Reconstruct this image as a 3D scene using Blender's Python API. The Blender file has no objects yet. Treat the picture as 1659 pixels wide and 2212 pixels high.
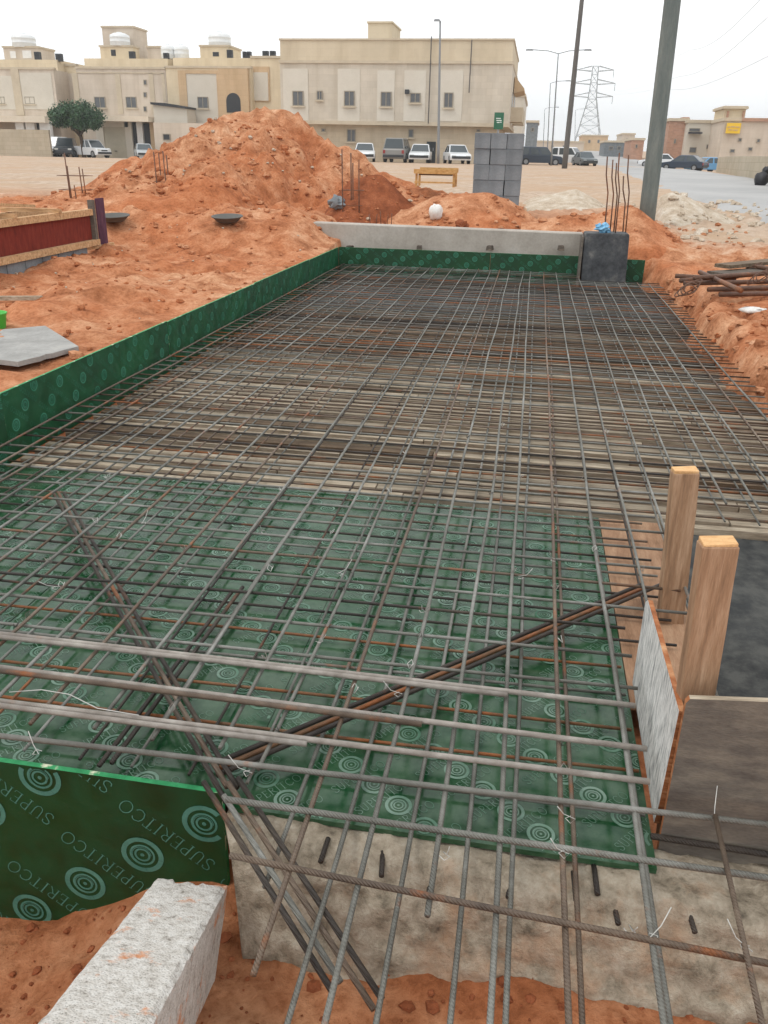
import bpy, bmesh, math, random
from mathutils import Vector, Matrix, noise
random.seed(7)
sc = bpy.context.scene
COL = sc.collection
# ------------------------------------------------------------------ camera geometry (world: Y along the slab, X across, Z up; slab deck at z = 0)
VS = 768/1659; F = 820.0; EYE = Vector((0, 0, 1.77))
_d1 = Vector((1164*VS-384, -(345*VS-512), F)).normalized()
_n = _d1.cross(Vector((1, -.022, 0))).normalized()
if _n.y < 0: _n = -_n
_X = _n.cross(_d1)
if _X.x < 0: _X = -_X
R = Matrix((_X, _d1, _n))
def ray(u, v): return R @ Vector((u*VS-384, -(v*VS-512), F))
def at(u, v, y):
    d = ray(u, v); return EYE + d*(y/d.y)
def atz(u, v, z):
    d = ray(u, v); return EYE + d*((z-EYE.z)/d.z)
def atx(u, v, x):
    d = ray(u, v); return EYE + d*(x/d.x)
cam = bpy.data.objects.new('camera', bpy.data.cameras.new('camera')); COL.objects.link(cam)
M = Matrix((( R[0][0], R[0][1], -R[0][2]), (R[1][0], R[1][1], -R[1][2]), (R[2][0], R[2][1], -R[2][2]))).to_4x4()
M.translation = EYE; cam.matrix_world = M
cam.data.sensor_fit = 'VERTICAL'; cam.data.sensor_height = 36; cam.data.lens = F/1024*36
cam.data.clip_end = 5000; cam.data.clip_start = .05
sc.camera = cam

# ------------------------------------------------------------------ materials
def rgb(r, g, b):
    f = lambda c: (c/255/12.92) if c/255 <= .04045 else ((c/255+.055)/1.055)**2.4
    return (f(r), f(g), f(b), 1)
def new_mat(name):
    m = bpy.data.materials.new(name); m.use_nodes = True
    nt = m.node_tree; b = nt.nodes['Principled BSDF']
    return m, nt, b
def N(nt, t, **k):
    n = nt.nodes.new(t)
    for a, v in k.items():
        if a in n.inputs: n.inputs[a].default_value = v
        else: setattr(n, a, v)
    return n
def ramp(nt, fac, stops):
    r = nt.nodes.new('ShaderNodeValToRGB'); e = r.color_ramp.elements
    while len(e) < len(stops): e.new(.5)
    for el, (p, c) in zip(e, stops): el.position = p; el.color = c
    nt.links.new(fac, r.inputs[0]); return r.outputs[0]
def coords(nt, scale=(1, 1, 1), kind='Object'):
    tc = nt.nodes.new('ShaderNodeTexCoord'); mp = nt.nodes.new('ShaderNodeMapping')
    mp.inputs['Scale'].default_value = scale
    nt.links.new(tc.outputs[kind], mp.inputs[0]); return mp.outputs[0]
def noise_n(nt, vec, scale, detail=6, rough=.6):
    n = N(nt, 'ShaderNodeTexNoise'); n.inputs['Scale'].default_value = scale
    n.inputs['Detail'].default_value = detail; n.inputs['Roughness'].default_value = rough
    nt.links.new(vec, n.inputs['Vector']); return n.outputs['Fac']
def mix(nt, fac, a, b, mode='MIX'):
    m = nt.nodes.new('ShaderNodeMix'); m.data_type = 'RGBA'; m.blend_type = mode
    for s, v in ((m.inputs[0], fac), (m.inputs[6], a), (m.inputs[7], b)):
        if hasattr(v, 'is_linked') or hasattr(v, 'links'): nt.links.new(v, s)
        else: s.default_value = v
    return m.outputs[2]
def bump(nt, b, h, strength=.4, dist=.01):
    bn = N(nt, 'ShaderNodeBump'); bn.inputs['Strength'].default_value = strength; bn.inputs['Distance'].default_value = dist
    nt.links.new(h, bn.inputs['Height']); nt.links.new(bn.outputs[0], b.inputs['Normal'])
def speckle(name, stops, scale=3, rough=.85, scale2=40, amt=.25, bstr=.3, bdist=.01, aniso=(1, 1, 1), spec=.3, obj_random=0):
    """base colour from broad noise, darkened / lightened by fine noise, with bump"""
    m, nt, b = new_mat(name); v = coords(nt, aniso)
    c = ramp(nt, noise_n(nt, v, scale), stops)
    fine = noise_n(nt, v, scale2, 4, .7)
    g = ramp(nt, fine, [(.3, (1-amt, 1-amt, 1-amt, 1)), (.7, (1+amt*.4,)*3+(1,))])
    c = mix(nt, 1.0, c, g, 'MULTIPLY')
    if obj_random:
        oi = nt.nodes.new('ShaderNodeObjectInfo')
        g2 = ramp(nt, oi.outputs['Random'], [(0, (1-obj_random,)*3+(1,)), (1, (1+obj_random*.6,)*3+(1,))])
        c = mix(nt, 1.0, c, g2, 'MULTIPLY')
    nt.links.new(c, b.inputs['Base Color'])
    b.inputs['Roughness'].default_value = rough; b.inputs['Specular IOR Level'].default_value = spec
    bump(nt, b, fine, bstr, bdist); return m
def plain(name, col, rough=.6, metal=0, spec=.5, amt=.08):
    m, nt, b = new_mat(name); v = coords(nt)
    f = noise_n(nt, v, 2.5, 5)
    g = ramp(nt, f, [(.3, (1-amt,)*3+(1,)), (.7, (1+amt*.5,)*3+(1,))])
    nt.links.new(mix(nt, 1.0, col, g, 'MULTIPLY'), b.inputs['Base Color'])
    b.inputs['Roughness'].default_value = rough; b.inputs['Metallic'].default_value = metal
    b.inputs['Specular IOR Level'].default_value = spec
    return m
MT = {}
def soil_mat(name, far=False):
    m, nt, b = new_mat(name); v = coords(nt)
    big = noise_n(nt, v, .55, 5, .6); mid = noise_n(nt, v, 3.5, 8, .65); fine = noise_n(nt, v, 28, 6, .7)
    c1 = ramp(nt, mid, [(.30, rgb(142, 90, 60)), (.45, rgb(178, 123, 89)), (.57, rgb(199, 148, 113)), (.72, rgb(217, 174, 142))])
    c2 = ramp(nt, mid, [(.30, rgb(138, 82, 52)), (.5, rgb(176, 109, 72)), (.72, rgb(198, 137, 99))])
    c = mix(nt, ramp(nt, big, [(.4, (0, 0, 0, 1)), (.6, (1, 1, 1, 1))]), c1, c2)
    g = ramp(nt, fine, [(.32, (.78, .74, .7, 1)), (.5, (1, 1, 1, 1)), (.7, (1.08, 1.08, 1.08, 1))])
    c = mix(nt, 1.0, c, g, 'MULTIPLY')
    if far:   # the sandy pale lot beyond the dig, and the pale verge by the road
        pale = ramp(nt, mid, [(.3, rgb(164, 142, 122)), (.5, rgb(184, 162, 142)), (.7, rgb(202, 184, 166))])
        pale = mix(nt, ramp(nt, big, [(.42, (0, 0, 0, 1)), (.6, (1, 1, 1, 1))]), pale, rgb(182, 154, 128))
        sx = nt.nodes.new('ShaderNodeSeparateXYZ'); nt.links.new(v, sx.inputs[0])
        def step(sock, lo, hi):
            r = N(nt, 'ShaderNodeMapRange'); r.inputs['From Min'].default_value = lo; r.inputs['From Max'].default_value = hi
            nt.links.new(sock, r.inputs['Value']); return r.outputs[0]
        jit = N(nt, 'ShaderNodeMath', operation='MULTIPLY_ADD'); nt.links.new(big, jit.inputs[0]); jit.inputs[1].default_value = 7; nt.links.new(sx.outputs[1], jit.inputs[2])
        a = step(jit.outputs[0], 20, 27)
        # verge: x > 1.9 and y > 15
        jx = N(nt, 'ShaderNodeMath', operation='MULTIPLY_ADD'); nt.links.new(mid, jx.inputs[0]); jx.inputs[1].default_value = 2; nt.links.new(sx.outputs[0], jx.inputs[2])
        jy = N(nt, 'ShaderNodeMath', operation='MULTIPLY_ADD'); nt.links.new(mid, jy.inputs[0]); jy.inputs[1].default_value = 2.5; nt.links.new(sx.outputs[1], jy.inputs[2])
        bx = step(jx.outputs[0], 3.2, 4.0); by = step(jy.outputs[0], 15.2, 16.6)
        mm = N(nt, 'ShaderNodeMath', operation='MULTIPLY'); nt.links.new(bx, mm.inputs[0]); nt.links.new(by, mm.inputs[1])
        mx = N(nt, 'ShaderNodeMath', operation='MAXIMUM'); nt.links.new(a, mx.inputs[0]); nt.links.new(mm.outputs[0], mx.inputs[1])
        c = mix(nt, mx.outputs[0], c, pale)
        dy = N(nt, 'ShaderNodeMath', operation='MULTIPLY_ADD'); nt.links.new(mid, dy.inputs[0]); dy.inputs[1].default_value = .3; nt.links.new(sx.outputs[1], dy.inputs[2])
        c = mix(nt, step(dy.outputs[0], 2.1, 1.9), c, mix(nt, 1.0, c, (.78, .70, .64, 1), 'MULTIPLY'))   # freshly dug damp sand round the footing
    nt.links.new(c, b.inputs['Base Color']); b.inputs['Roughness'].default_value = .95; b.inputs['Specular IOR Level'].default_value = .12
    ad = N(nt, 'ShaderNodeMath', operation='MULTIPLY_ADD'); nt.links.new(mid, ad.inputs[0]); ad.inputs[1].default_value = 2.0; nt.links.new(fine, ad.inputs[2])
    bump(nt, b, ad.outputs[0], .6, .03)
    return m
MT['ground'] = soil_mat('ground_soil', True)
MT['soil'] = soil_mat('heap_soil')
def soil2(name, a, b_, c_):
    return speckle(name, [(.3, a), (.5, b_), (.7, c_)], 4, .95, 34, .3, .6, .02, spec=.1)
MT['red_soil'] = soil2('red_soil', rgb(112, 62, 40), rgb(142, 82, 54), rgb(166, 102, 70))
MT['pale_rubble'] = soil2('pale_rubble', rgb(172, 154, 134), rgb(194, 178, 158), rgb(212, 202, 188))
MT['asphalt'] = speckle('asphalt', [(.3, rgb(156, 155, 154)), (.6, rgb(172, 170, 168)), (.75, rgb(182, 178, 172))], .25, .9, 14, .06, .1, .005)
# --- plywood with green phenolic film: glossy, partly dusted with cement
def ply(name, base, dark, dust, dust_amt, rough=.32, spec=.5):
    m, nt, b = new_mat(name); v = coords(nt)
    n1 = noise_n(nt, v, 2.2, 6, .6); n2 = noise_n(nt, v, 9, 6, .7); n3 = noise_n(nt, v, 60, 3, .6)
    c = ramp(nt, n1, [(.35, dark), (.65, base)])
    d = ramp(nt, n2, [(.38, (0, 0, 0, 1)), (.62, (1, 1, 1, 1))])
    d2 = mix(nt, 1.0, d, (dust_amt,)*3+(1,), 'MULTIPLY')
    c = mix(nt, d2, c, dust)
    nt.links.new(c, b.inputs['Base Color'])
    rr = ramp(nt, n2, [(.3, (rough*.75,)*3+(1,)), (.7, (rough*1.5,)*3+(1,))]); nt.links.new(rr, b.inputs['Roughness'])
    b.inputs['Specular IOR Level'].default_value = spec
    bump(nt, b, n3, .06, .002); return m
MT['green_ply'] = ply('green_ply', rgb(0, 62, 22), rgb(0, 46, 16), rgb(20, 84, 44), .22, .5)
MT['green_ply_side'] = ply('green_ply_side', rgb(4, 80, 42), rgb(3, 56, 30), rgb(20, 92, 58), .3, .45)
MT['green_deck'] = ply('green_deck', rgb(24, 74, 42), rgb(14, 54, 28), rgb(96, 116, 94), .42, .13, .42)
MT['green_edge'] = speckle('green_edge', [(.3, rgb(30, 120, 70)), (.56, rgb(56, 150, 94)), (.63, rgb(214, 214, 184))], 16, .6, 30, .15)
MT['print'] = speckle('print', [(.25, rgb(62, 112, 98)), (.75, rgb(88, 138, 122))], 12, .55, 60, .15, 0, .001)
MT['print_dim'] = speckle('print_dim', [(.25, rgb(40, 114, 86)), (.75, rgb(78, 142, 118))], 6, .55, 60, .15, 0, .001)
MT['print_deck'] = speckle('print_deck', [(.35, rgb(66, 108, 84)), (.7, rgb(132, 154, 140))], 5, .5, 60, .15, 0, .001)
def wood(name, a, b_, c_, dirn=(1, 12, 12), rough=.8, rnd=.0, scale=3):
    m, nt, b = new_mat(name); v = coords(nt, dirn)
    n1 = noise_n(nt, v, scale, 8, .6); n2 = noise_n(nt, v, scale*9, 4, .6)
    c = ramp(nt, n1, [(.28, a), (.5, b_), (.72, c_)])
    c = mix(nt, 1.0, c, ramp(nt, n2, [(.3, (.82, .8, .78, 1)), (.6, (1.03, 1.03, 1.03, 1))]), 'MULTIPLY')
    if rnd:
        oi = nt.nodes.new('ShaderNodeObjectInfo')
        c = mix(nt, 1.0, c, ramp(nt, oi.outputs['Random'], [(0, (1-rnd,)*3+(1,)), (1, (1+rnd*.5,)*3+(1,))]), 'MULTIPLY')
    nt.links.new(c, b.inputs['Base Color']); b.inputs['Roughness'].default_value = rough; b.inputs['Specular IOR Level'].default_value = .25
    bump(nt, b, n2, .3, .004); return m
MT['stake'] = wood('stake_wood', rgb(118, 92, 72), rgb(160, 126, 98), rgb(188, 156, 128), (18, 18, 1.4), scale=2.2)
MT['stake_end'] = wood('stake_end', rgb(190, 144, 96), rgb(216, 172, 122), rgb(226, 186, 138), (6, 20, 6))
MT['plank_pale'] = wood('plank_pale', rgb(120, 108, 92), rgb(166, 152, 132), rgb(196, 184, 164), (1.2, 14, 14), rnd=.25)
MT['plank_brown'] = wood('plank_brown', rgb(84, 70, 56), rgb(116, 98, 80), rgb(150, 128, 104), (1.2, 14, 14), rnd=.3)
MT['plank_dark'] = wood('plank_dark', rgb(62, 56, 50), rgb(90, 81, 73), rgb(118, 106, 92), (1.2, 14, 14), rnd=.3)
MT['ply_dark'] = ply('ply_dark', rgb(44, 50, 54), rgb(28, 32, 36), rgb(84, 84, 80), .5, .4)
MT['ply_black'] = ply('ply_black', rgb(44, 46, 46), rgb(20, 22, 23), rgb(92, 92, 88), .6, .6, .25)
MT['ply_grey'] = wood('ply_grey', rgb(86, 80, 75), rgb(106, 99, 91), rgb(128, 119, 107), (2.2, 8, 8), rough=.85, scale=3.5)
MT['ply_brown'] = wood('ply_brown', rgb(130, 98, 74), rgb(156, 122, 96), rgb(176, 144, 116), (8, 1.2, 8))
MT['ply_edge'] = wood('ply_edge', rgb(120, 70, 40), rgb(158, 98, 60), rgb(196, 150, 110), (3, 3, 30))
MT['ply_red'] = wood('ply_red', rgb(96, 34, 26), rgb(120, 44, 32), rgb(134, 56, 42), (2, 8, 2))
MT['purple'] = wood('ply_purple', rgb(66, 38, 56), rgb(88, 54, 74), rgb(104, 70, 86), (6, 6, 2))
MT['white_board'] = wood('white_board', rgb(112, 114, 116), rgb(204, 202, 198), rgb(238, 236, 232), (26, 26, 6), scale=2.6)
MT['timber'] = wood('timber', rgb(150, 112, 76), rgb(198, 160, 118), rgb(218, 186, 148), (1.5, 10, 10))
# --- steel
def bar_mat(name, a, b_, c_, rust):
    m, nt, b = new_mat(name); v = coords(nt)
    n1 = noise_n(nt, v, 1.6, 6, .65); n2 = noise_n(nt, v, 26, 4, .7); n3 = noise_n(nt, v, 220, 2, .5)
    c = ramp(nt, n1, [(.3, a), (.52, b_), (.68, c_)])
    c = mix(nt, ramp(nt, noise_n(nt, v, 2.7, 7, .7), rust), c, rgb(150, 88, 44))
    c = mix(nt, 1.0, c, ramp(nt, n2, [(.3, (.72, .7, .68, 1)), (.65, (1.06, 1.06, 1.06, 1))]), 'MULTIPLY')
    nt.links.new(c, b.inputs['Base Color']); b.inputs['Roughness'].default_value = .55; b.inputs['Specular IOR Level'].default_value = .5
    b.inputs['Metallic'].default_value = .15
    wv = N(nt, 'ShaderNodeTexWave', wave_type='BANDS', bands_direction='DIAGONAL'); wv.inputs['Scale'].default_value = 62; wv.inputs['Distortion'].default_value = .6; nt.links.new(v, wv.inputs['Vector'])
    ad = N(nt, 'ShaderNodeMath', operation='MULTIPLY_ADD'); nt.links.new(wv.outputs['Fac'], ad.inputs[0]); ad.inputs[1].default_value = .9; nt.links.new(n3, ad.inputs[2])
    bump(nt, b, ad.outputs[0], .8, .0022); return m
K0, K1 = (0, 0, 0, 1), (1, 1, 1, 1)
MT['bar_grey'] = bar_mat('bar_grey', rgb(80, 78, 72), rgb(120, 119, 112), rgb(152, 151, 146), [(.60, K0), (.70, (.8, .8, .8, 1))])
MT['bar_brown'] = bar_mat('bar_brown', rgb(72, 60, 52), rgb(106, 90, 76), rgb(134, 118, 102), [(.54, K0), (.66, K1)])
MT['bar_rust'] = bar_mat('bar_rust', rgb(84, 62, 46), rgb(122, 88, 60), rgb(138, 110, 84), [(.44, K0), (.58, K1)])
MT['bar_dark'] = bar_mat('bar_dark', rgb(40, 36, 34), rgb(62, 54, 48), rgb(88, 76, 64), [(.58, K0), (.7, (.7, .7, .7, 1))])
MT['bar_dusty'] = bar_mat('bar_dusty', rgb(118, 108, 100), rgb(156, 148, 140), rgb(184, 178, 170), [(.62, K0), (.74, (.5, .5, .5, 1))])
MT['wire'] = plain('wire', rgb(196, 194, 188), .4, .3)
MT['rusty_steel'] = bar_mat('rusty_steel', rgb(84, 58, 48), rgb(112, 80, 62), rgb(140, 108, 88), [(.5, K0), (.64, K1)])
# --- concrete
MT['concrete'] = speckle('concrete', [(.3, rgb(158, 150, 140)), (.55, rgb(178, 170, 160)), (.75, rgb(190, 184, 176))], 2.2, .9, 30, .12)
MT['aac'] = None
def aac_mat():
    m, nt, b = new_mat('aerated_block'); v = coords(nt)
    vo = N(nt, 'ShaderNodeTexVoronoi'); vo.inputs['Scale'].default_value = 175; nt.links.new(v, vo.inputs['Vector'])
    n1 = noise_n(nt, v, 40, 6, .75); n2 = noise_n(nt, v, 7, 6, .65)
    c = ramp(nt, n1, [(.32, rgb(128, 122, 114)), (.44, rgb(186, 180, 172)), (.6, rgb(206, 202, 196))])
    c = mix(nt, ramp(nt, vo.outputs['Distance'], [(.1, (.8, .8, .8, 1)), (.32, K0)]), c, rgb(112, 106, 98))
    c = mix(nt, ramp(nt, n2, [(.57, K0), (.64, K1)]), c, rgb(196, 138, 102))
    nt.links.new(c, b.inputs['Base Color']); b.inputs['Roughness'].default_value = .95; b.inputs['Specular IOR Level'].default_value = .1
    bump(nt, b, vo.outputs['Distance'], .7, .004); return m
MT['aac'] = aac_mat()
MT['cmu'] = speckle('grey_block', [(.3, rgb(110, 116, 120)), (.6, rgb(132, 138, 142)), (.75, rgb(148, 152, 154))], 3, .95, 60, .2, .4, .008, obj_random=.12)
MT['beam'] = None
def beam_mat():
    m, nt, b = new_mat('rough_beam'); v = coords(nt)
    n1 = noise_n(nt, v, 3.2, 8, .65); n2 = noise_n(nt, v, 16, 8, .7); n3 = noise_n(nt, v, 60, 5, .7)
    c = ramp(nt, n2, [(.28, rgb(92, 84, 74)), (.40, rgb(140, 128, 111)), (.54, rgb(170, 157, 139)), (.75, rgb(196, 186, 170))])
    c = mix(nt, ramp(nt, n1, [(.5, K0), (.66, (.65, .65, .65, 1))]), c, rgb(186, 144, 112))
    vo = N(nt, 'ShaderNodeTexVoronoi', feature='DISTANCE_TO_EDGE'); vo.inputs['Scale'].default_value = 3.1
    w = nt.nodes.new('ShaderNodeMix'); w.data_type = 'RGBA'; w.inputs[0].default_value = .3
    nz = N(nt, 'ShaderNodeTexNoise'); nz.inputs['Scale'].default_value = 9; nt.links.new(v, nz.inputs['Vector'])
    nt.links.new(v, w.inputs[6]); nt.links.new(nz.outputs['Color'], w.inputs[7]); nt.links.new(w.outputs[2], vo.inputs['Vector'])
    c = mix(nt, ramp(nt, vo.outputs['Distance'], [(.0, (.22, .22, .22, 1)), (.012, K0)]), c, rgb(96, 80, 66))
    nt.links.new(c, b.inputs['Base Color']); b.inputs['Roughness'].default_value = .95; b.inputs['Specular IOR Level'].default_value = .1
    ad = N(nt, 'ShaderNodeMath', operation='MULTIPLY_ADD'); nt.links.new(n2, ad.inputs[0]); ad.inputs[1].default_value = 2; nt.links.new(n3, ad.inputs[2])
    bump(nt, b, ad.outputs[0], .7, .015); return m
MT['beam'] = beam_mat()
MT['bitumen'] = speckle('bitumen', [(.3, rgb(58, 60, 64)), (.55, rgb(84, 86, 88)), (.72, rgb(126, 124, 120))], 4, .75, 22, .35)
# --- buildings
def stone(name, base, joint, sx=1.0, sz=.5, amt=.10):
    m, nt, b = new_mat(name); v = coords(nt)
    sp = nt.nodes.new('ShaderNodeSeparateXYZ'); nt.links.new(v, sp.inputs[0])
    ad = N(nt, 'ShaderNodeMath', operation='ADD'); nt.links.new(sp.outputs[0], ad.inputs[0]); nt.links.new(sp.outputs[1], ad.inputs[1])
    cb = nt.nodes.new('ShaderNodeCombineXYZ'); nt.links.new(ad.outputs[0], cb.inputs[0]); nt.links.new(sp.outputs[2], cb.inputs[1])
    br = N(nt, 'ShaderNodeTexBrick'); nt.links.new(cb.outputs[0], br.inputs['Vector'])
    br.inputs['Scale'].default_value = 1; br.inputs['Brick Width'].default_value = sx; br.inputs['Row Height'].default_value = sz
    br.inputs['Mortar Size'].default_value = .012; br.inputs['Color1'].default_value = base
    br.inputs['Color2'].default_value = tuple(x*(1-amt) for x in base[:3])+(1,); br.inputs['Mortar'].default_value = joint
    n = noise_n(nt, v, .35, 6, .65); st = noise_n(nt, coords(nt, (1, 1, .12)), 1.1, 6, .6)
    c = mix(nt, 1.0, br.outputs['Color'], ramp(nt, n, [(.3, (.9, .89, .87, 1)), (.7, (1.05, 1.05, 1.05, 1))]), 'MULTIPLY')
    c = mix(nt, 1.0, c, ramp(nt, st, [(.3, (.88, .86, .83, 1)), (.55, K1)]), 'MULTIPLY')
    nt.links.new(c, b.inputs['Base Color']); b.inputs['Roughness'].default_value = .9; b.inputs['Specular IOR Level'].default_value = .2
    return m
MT['stone'] = stone('stone_wall', rgb(205, 195, 180), rgb(192, 182, 166))
MT['stone_tan'] = stone('tan_parapet', rgb(206, 192, 168), rgb(198, 184, 160), 1.4, .6, .04)
MT['stone_low'] = stone('lower_stone', rgb(200, 186, 164), rgb(186, 172, 150), .8, .4)
MT['plaster_light'] = speckle('plaster_light', [(.3, rgb(202, 194, 180)), (.7, rgb(210, 203, 190))], .8, .9, 12, .06)
MT['house_pink'] = stone('house_wall', rgb(206, 193, 178), rgb(196, 183, 168), 1.0, .5, .05)
MT['house_yellow'] = stone('house_yellow', rgb(218, 202, 174), rgb(208, 192, 164), 1.5, .8, .04)
MT['house_tan'] = stone('house_tan', rgb(204, 176, 142), rgb(190, 162, 130), 1.0, .5, .06)
MT['trim'] = speckle('trim', [(.3, rgb(186, 172, 150)), (.7, rgb(202, 188, 166))], 1, .9, 12, .08)
MT['garage'] = plain('garage_door', rgb(186, 178, 158), .7)
MT['lot_wall'] = stone('lot_wall', rgb(186, 174, 154), rgb(164, 152, 134), .8, .4, .12)
MT['canopy'] = speckle('canopy', [(.3, rgb(216, 200, 178)), (.7, rgb(228, 216, 198))], 1, .9, 12, .06)
MT['white_paint'] = plain('white_paint', rgb(226, 224, 220), .6)
MT['tank'] = plain('tank', rgb(224, 226, 226), .45)
MT['dark'] = plain('dark_metal', rgb(46, 48, 52), .6)
MT['glass'] = plain('window_glass', rgb(92, 94, 96), .25, 0, .5, .15)
MT['frame'] = plain('window_frame', rgb(150, 140, 124), .6)
MT['door'] = plain('dark_door', rgb(40, 46, 48), .6)
MT['brick_red'] = stone('brick_red', rgb(188, 146, 124), rgb(176, 152, 134), .4, .2, .2)
MT['pole_grey'] = speckle('pole_grey', [(.3, rgb(96, 106, 104)), (.6, rgb(116, 124, 120)), (.75, rgb(134, 138, 132))], 2, .8, 20, .18, aniso=(4, 4, .6))
MT['galv'] = plain('galvanised', rgb(134, 136, 138), .5, .3)
MT['pole_dark'] = plain('pole_dark', rgb(92, 88, 84), .7)
MT['sign_green'] = plain('sign_green', rgb(18, 92, 62), .5)
MT['sign_yellow'] = plain('sign_yellow', rgb(232, 190, 40), .5)
MT['sign_white'] = plain('sign_white', rgb(220, 226, 220), .5)
MT['black_cloth'] = plain('black_plastic', rgb(30, 30, 34), .5)
MT['white_sack'] = speckle('white_sack', [(.3, rgb(206, 202, 196)), (.7, rgb(234, 232, 228))], 8, .7, 30, .1)
MT['blue_bag'] = plain('blue_bag', rgb(120, 178, 214), .4)
MT['lime'] = plain('bright_green', rgb(72, 178, 66), .45)
MT['rubber'] = plain('grey_rubber', rgb(92, 90, 86), .75)
MT['yellow_wood'] = wood('yellow_wood', rgb(178, 130, 78), rgb(208, 164, 104), rgb(222, 184, 128), (3, 8, 8))
MT['pylon'] = plain('pylon_steel_hazed', rgb(168, 172, 174), .5, .2)  # paler than the steel itself: distance haze is put into the colour
MT['bark'] = plain('bark', rgb(78, 62, 48), .9)
def leaf(name, a, b_):
    m, nt, b = new_mat(name); v = coords(nt)
    nt.links.new(ramp(nt, noise_n(nt, v, 1.4, 5, .7), [(.35, a), (.65, b_)]), b.inputs['Base Color'])
    b.inputs['Roughness'].default_value = .6; return m
MT['leaf'] = leaf('leaf', rgb(30, 58, 34), rgb(60, 96, 58))
for k, c in (('white', (222, 224, 226)), ('grey', (128, 126, 122)), ('navy', (44, 56, 72)), ('blue', (90, 146, 188)), ('silver', (178, 182, 184)), ('darkgrey', (84, 90, 92)), ('charcoal', (56, 62, 66))):
    MT['car_'+k] = plain('car_'+k, rgb(*c), .3, 0, .5, .05)
MT['tyre'] = plain('tyre', rgb(36, 36, 38), .85)
MT['rim'] = plain('rim', rgb(150, 152, 154), .4, .5)
MT['lamp_glass'] = plain('lamp_glass', rgb(214, 216, 210), .2)
MT['red_lamp'] = plain('red_lamp', rgb(140, 30, 26), .3)

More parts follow.
